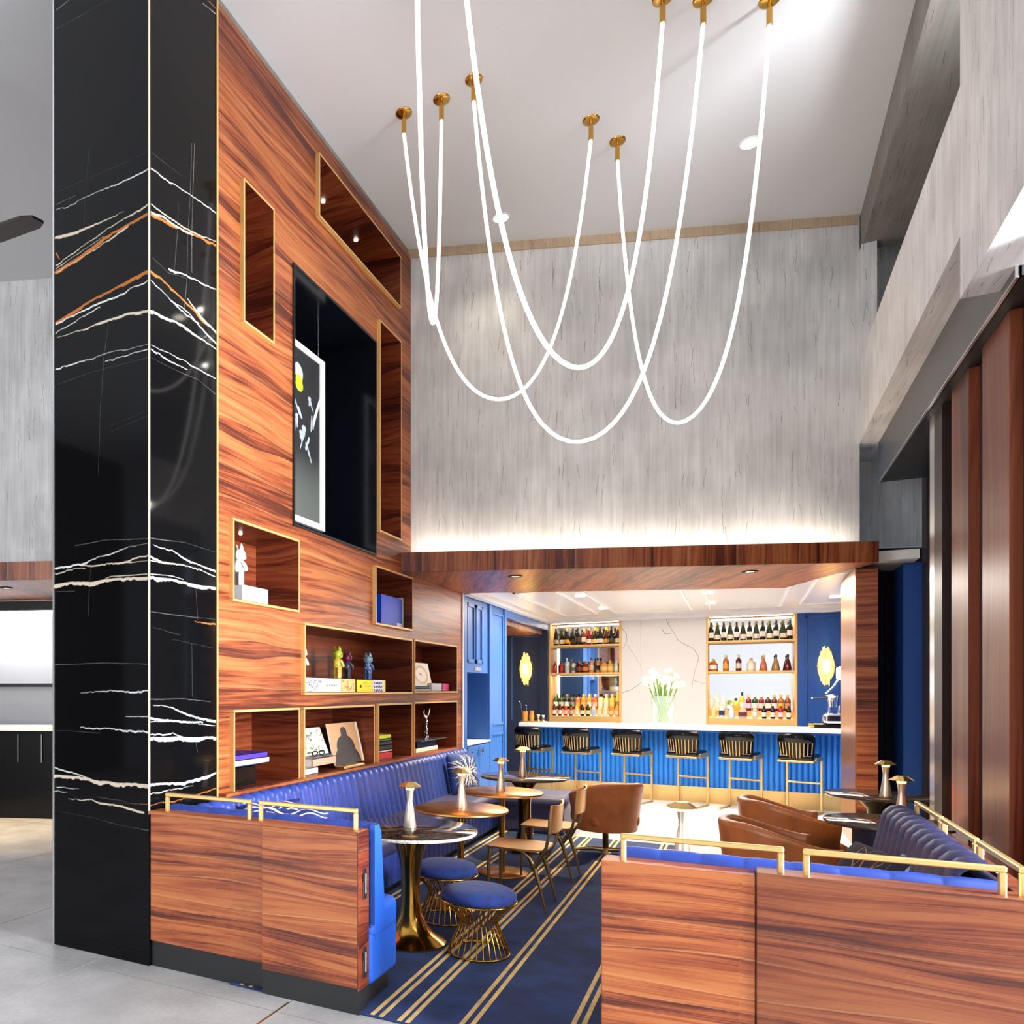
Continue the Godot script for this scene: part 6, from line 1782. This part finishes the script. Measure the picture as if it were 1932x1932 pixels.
	single("glass_tray", bx(-0.12, 0.12, 0, 0.012, -0.42, 0.42, 0.002), tinted(M.smoke_stone, rgb(90, 90, 96)), "smoked tray on the black box, under the silver sculpture", "tray", Vector3(-3.14, 1.031, -8.3))
	single("book_stand", bx(-0.1, 0.1, 0, 0.043, -0.34, 0.34, 0.003), M.paper, "white flat book at the very bottom of the lower right niche", "book", Vector3(-3.15, 0.916, -8.14))
	var sc := thing("sculpture", "twisted polished silver sculpture with a curled top in the lower right niche", "sculpture", Vector3(-3.12, 1.044, -8.28))
	var pa := []
	var ra := []
	for k in 40:
		var w := k / 39.0
		pa.append(Vector3(sin(w * 19.0) * 0.02 * (1.0 - w * 0.3), w * 0.25, cos(w * 17.0) * 0.03 * (1.0 - w * 0.2)))
		ra.append(0.022 * (0.75 + 0.35 * sin(w * 40.0)))
	put("stem", MB.new().tube(pa, ra, 10), M.chrome, sc)
	put("curl", MB.new().tube([pa[39], Vector3(0.0, 0.26, 0.06), Vector3(0, 0.3, 0.085), Vector3(0, 0.335, 0.06)], [0.016, 0.018, 0.014, 0.006], 10), M.chrome, sc)
	put("curl", MB.new().tube([pa[38], Vector3(0.0, 0.27, -0.05), Vector3(0, 0.31, -0.085), Vector3(0, 0.35, -0.13)], [0.016, 0.018, 0.014, 0.007], 10), M.chrome, sc)
	# the picture in the dark recess
	var p := thing("hanging_picture", "tall white-framed dark picture hanging on wires inside the black recess", "picture", Vector3(-3.32, 3.05, -5.7))
	var z0 := 0.42
	var z1 := -0.47
	put("frame_bar", bx(-0.02, 0.02, 0, 0.055, z0, z1, 0.003), M.trim_white, p)
	put("frame_bar", bx(-0.02, 0.02, 1.5, 1.555, z0, z1, 0.003), M.trim_white, p)
	put("frame_bar", bx(-0.02, 0.02, 0.055, 1.5, z0, z0 - 0.07, 0.003), M.trim_white, p)
	put("frame_bar", bx(-0.02, 0.02, 0.055, 1.5, z1 + 0.09, z1, 0.003), M.trim_white, p)
	var im := face_tex(256, 512, rgb(40, 42, 44))
	for k in 256: stroke(im, [Vector2(0, 300 + k * 0.83), Vector2(255, 300 + k * 0.83)], Color(0.42, 0.44, 0.42, 0.5 * k / 255.0), 1, 1)
	var r := RandomNumberGenerator.new()
	r.seed = 9
	for k in 16:
		var c := Vector2(r.randf_range(60, 190), r.randf_range(120, 300))
		stroke(im, [c, c + Vector2(r.randf_range(-26, 26), r.randf_range(14, 52))], rgb(186, 196, 206), r.randf_range(3, 11), r.randf_range(1, 5), 3.0, k)
	for k in 7:
		stroke(im, [Vector2(196, 220 - k * 4), Vector2(222 + k * 4, 150 - k * 12), Vector2(240, 96 + k * 2)], rgb(226, 228, 224), 3.0, 1.0, 1.0, k + 30)
	stroke(im, [Vector2(118, 60), Vector2(128, 86)], rgb(206, 214, 220), 15, 18, 1.0, 60)
	stroke(im, [Vector2(124, 96), Vector2(126, 112)], rgb(232, 222, 50), 15, 14, 1.0, 61)
	var f := MB.new()
	f.poly([Vector3(0.008, 0.05, z0), Vector3(0.008, 0.05, z1), Vector3(0.008, 1.51, z1), Vector3(0.008, 1.51, z0)], Vector3.RIGHT, [Vector2(0, 1), Vector2(1, 1), Vector2(1, 0), Vector2(0, 0)])
	put("canvas", f, pic(im, 0.5), p)
	put("backing", bx(-0.018, 0.006, 0.02, 1.53, z0 - 0.01, z1 + 0.01), M.black, p)
	for z in [z0 - 0.1, z1 + 0.1]:
		put("wire", MB.new().tube([Vector3(0, 1.55, z), Vector3(0, 1.828, z)], 0.003, 5), M.chrome, p)

func _ready() -> void:
	rng.seed = 1
	set_stage()
	make_materials()
	build_shell()
	build_timber_wall()
	build_column()
	build_back_wall()
	build_right_side()
	build_bar_room()
	build_left_hall()
	build_ropes()
	build_rug()
	build_partitions()
	build_benches()
	build_bar()
	bar_stools()
	build_tables()
	build_lamps()
	build_wire_stools()
	build_bronze_chairs()
	build_tub_chairs()
	build_bottles()
	build_bar_things()
	build_niche_things()
	# what stands on the carpet stands on its pile
	for c in get_children():
		var nm := String(c.name)
		for k in ["marble_table", "gold_table", "stone_table", "wire_stool", "bronze_chair"]:
			if nm.begins_with(k):
				c.position.y += 0.0137
		if nm.begins_with("table_lamp") and c.position.x < -1.0 or nm == "tub_chair":
			c.position.y += 0.0137
	cushion("blue cushion with white branching lines at the far end of the banquette", Vector3(-2.62, 0.45, -8.2), 68.0, -12.0, 0.46, cushion_tex(0))
	cushion("blue and cream wavy striped cushion behind the left partition, the nearer of two", Vector3(-2.36, 0.46, -4.02), 30.0, -8.0, 0.42, cushion_tex(1), "wavy striped cushions")
	cushion("blue and cream wavy striped cushion behind the left partition, against the banquette", Vector3(-2.62, 0.46, -4.22), 60.0, -8.0, 0.42, tinted(cushion_tex(1), rgb(225, 215, 240)), "wavy striped cushions")
	cushion("dark cushion with copper branch lines on the side bench", Vector3(0.42, 0.45, -4.35), -60.0, -30.0, 0.46, cushion_tex(2))
	cushion("pale blue and white cushion on the side bench, next to the dark one", Vector3(0.6, 0.45, -4.2), -70.0, -20.0, 0.42, cushion_tex(3))
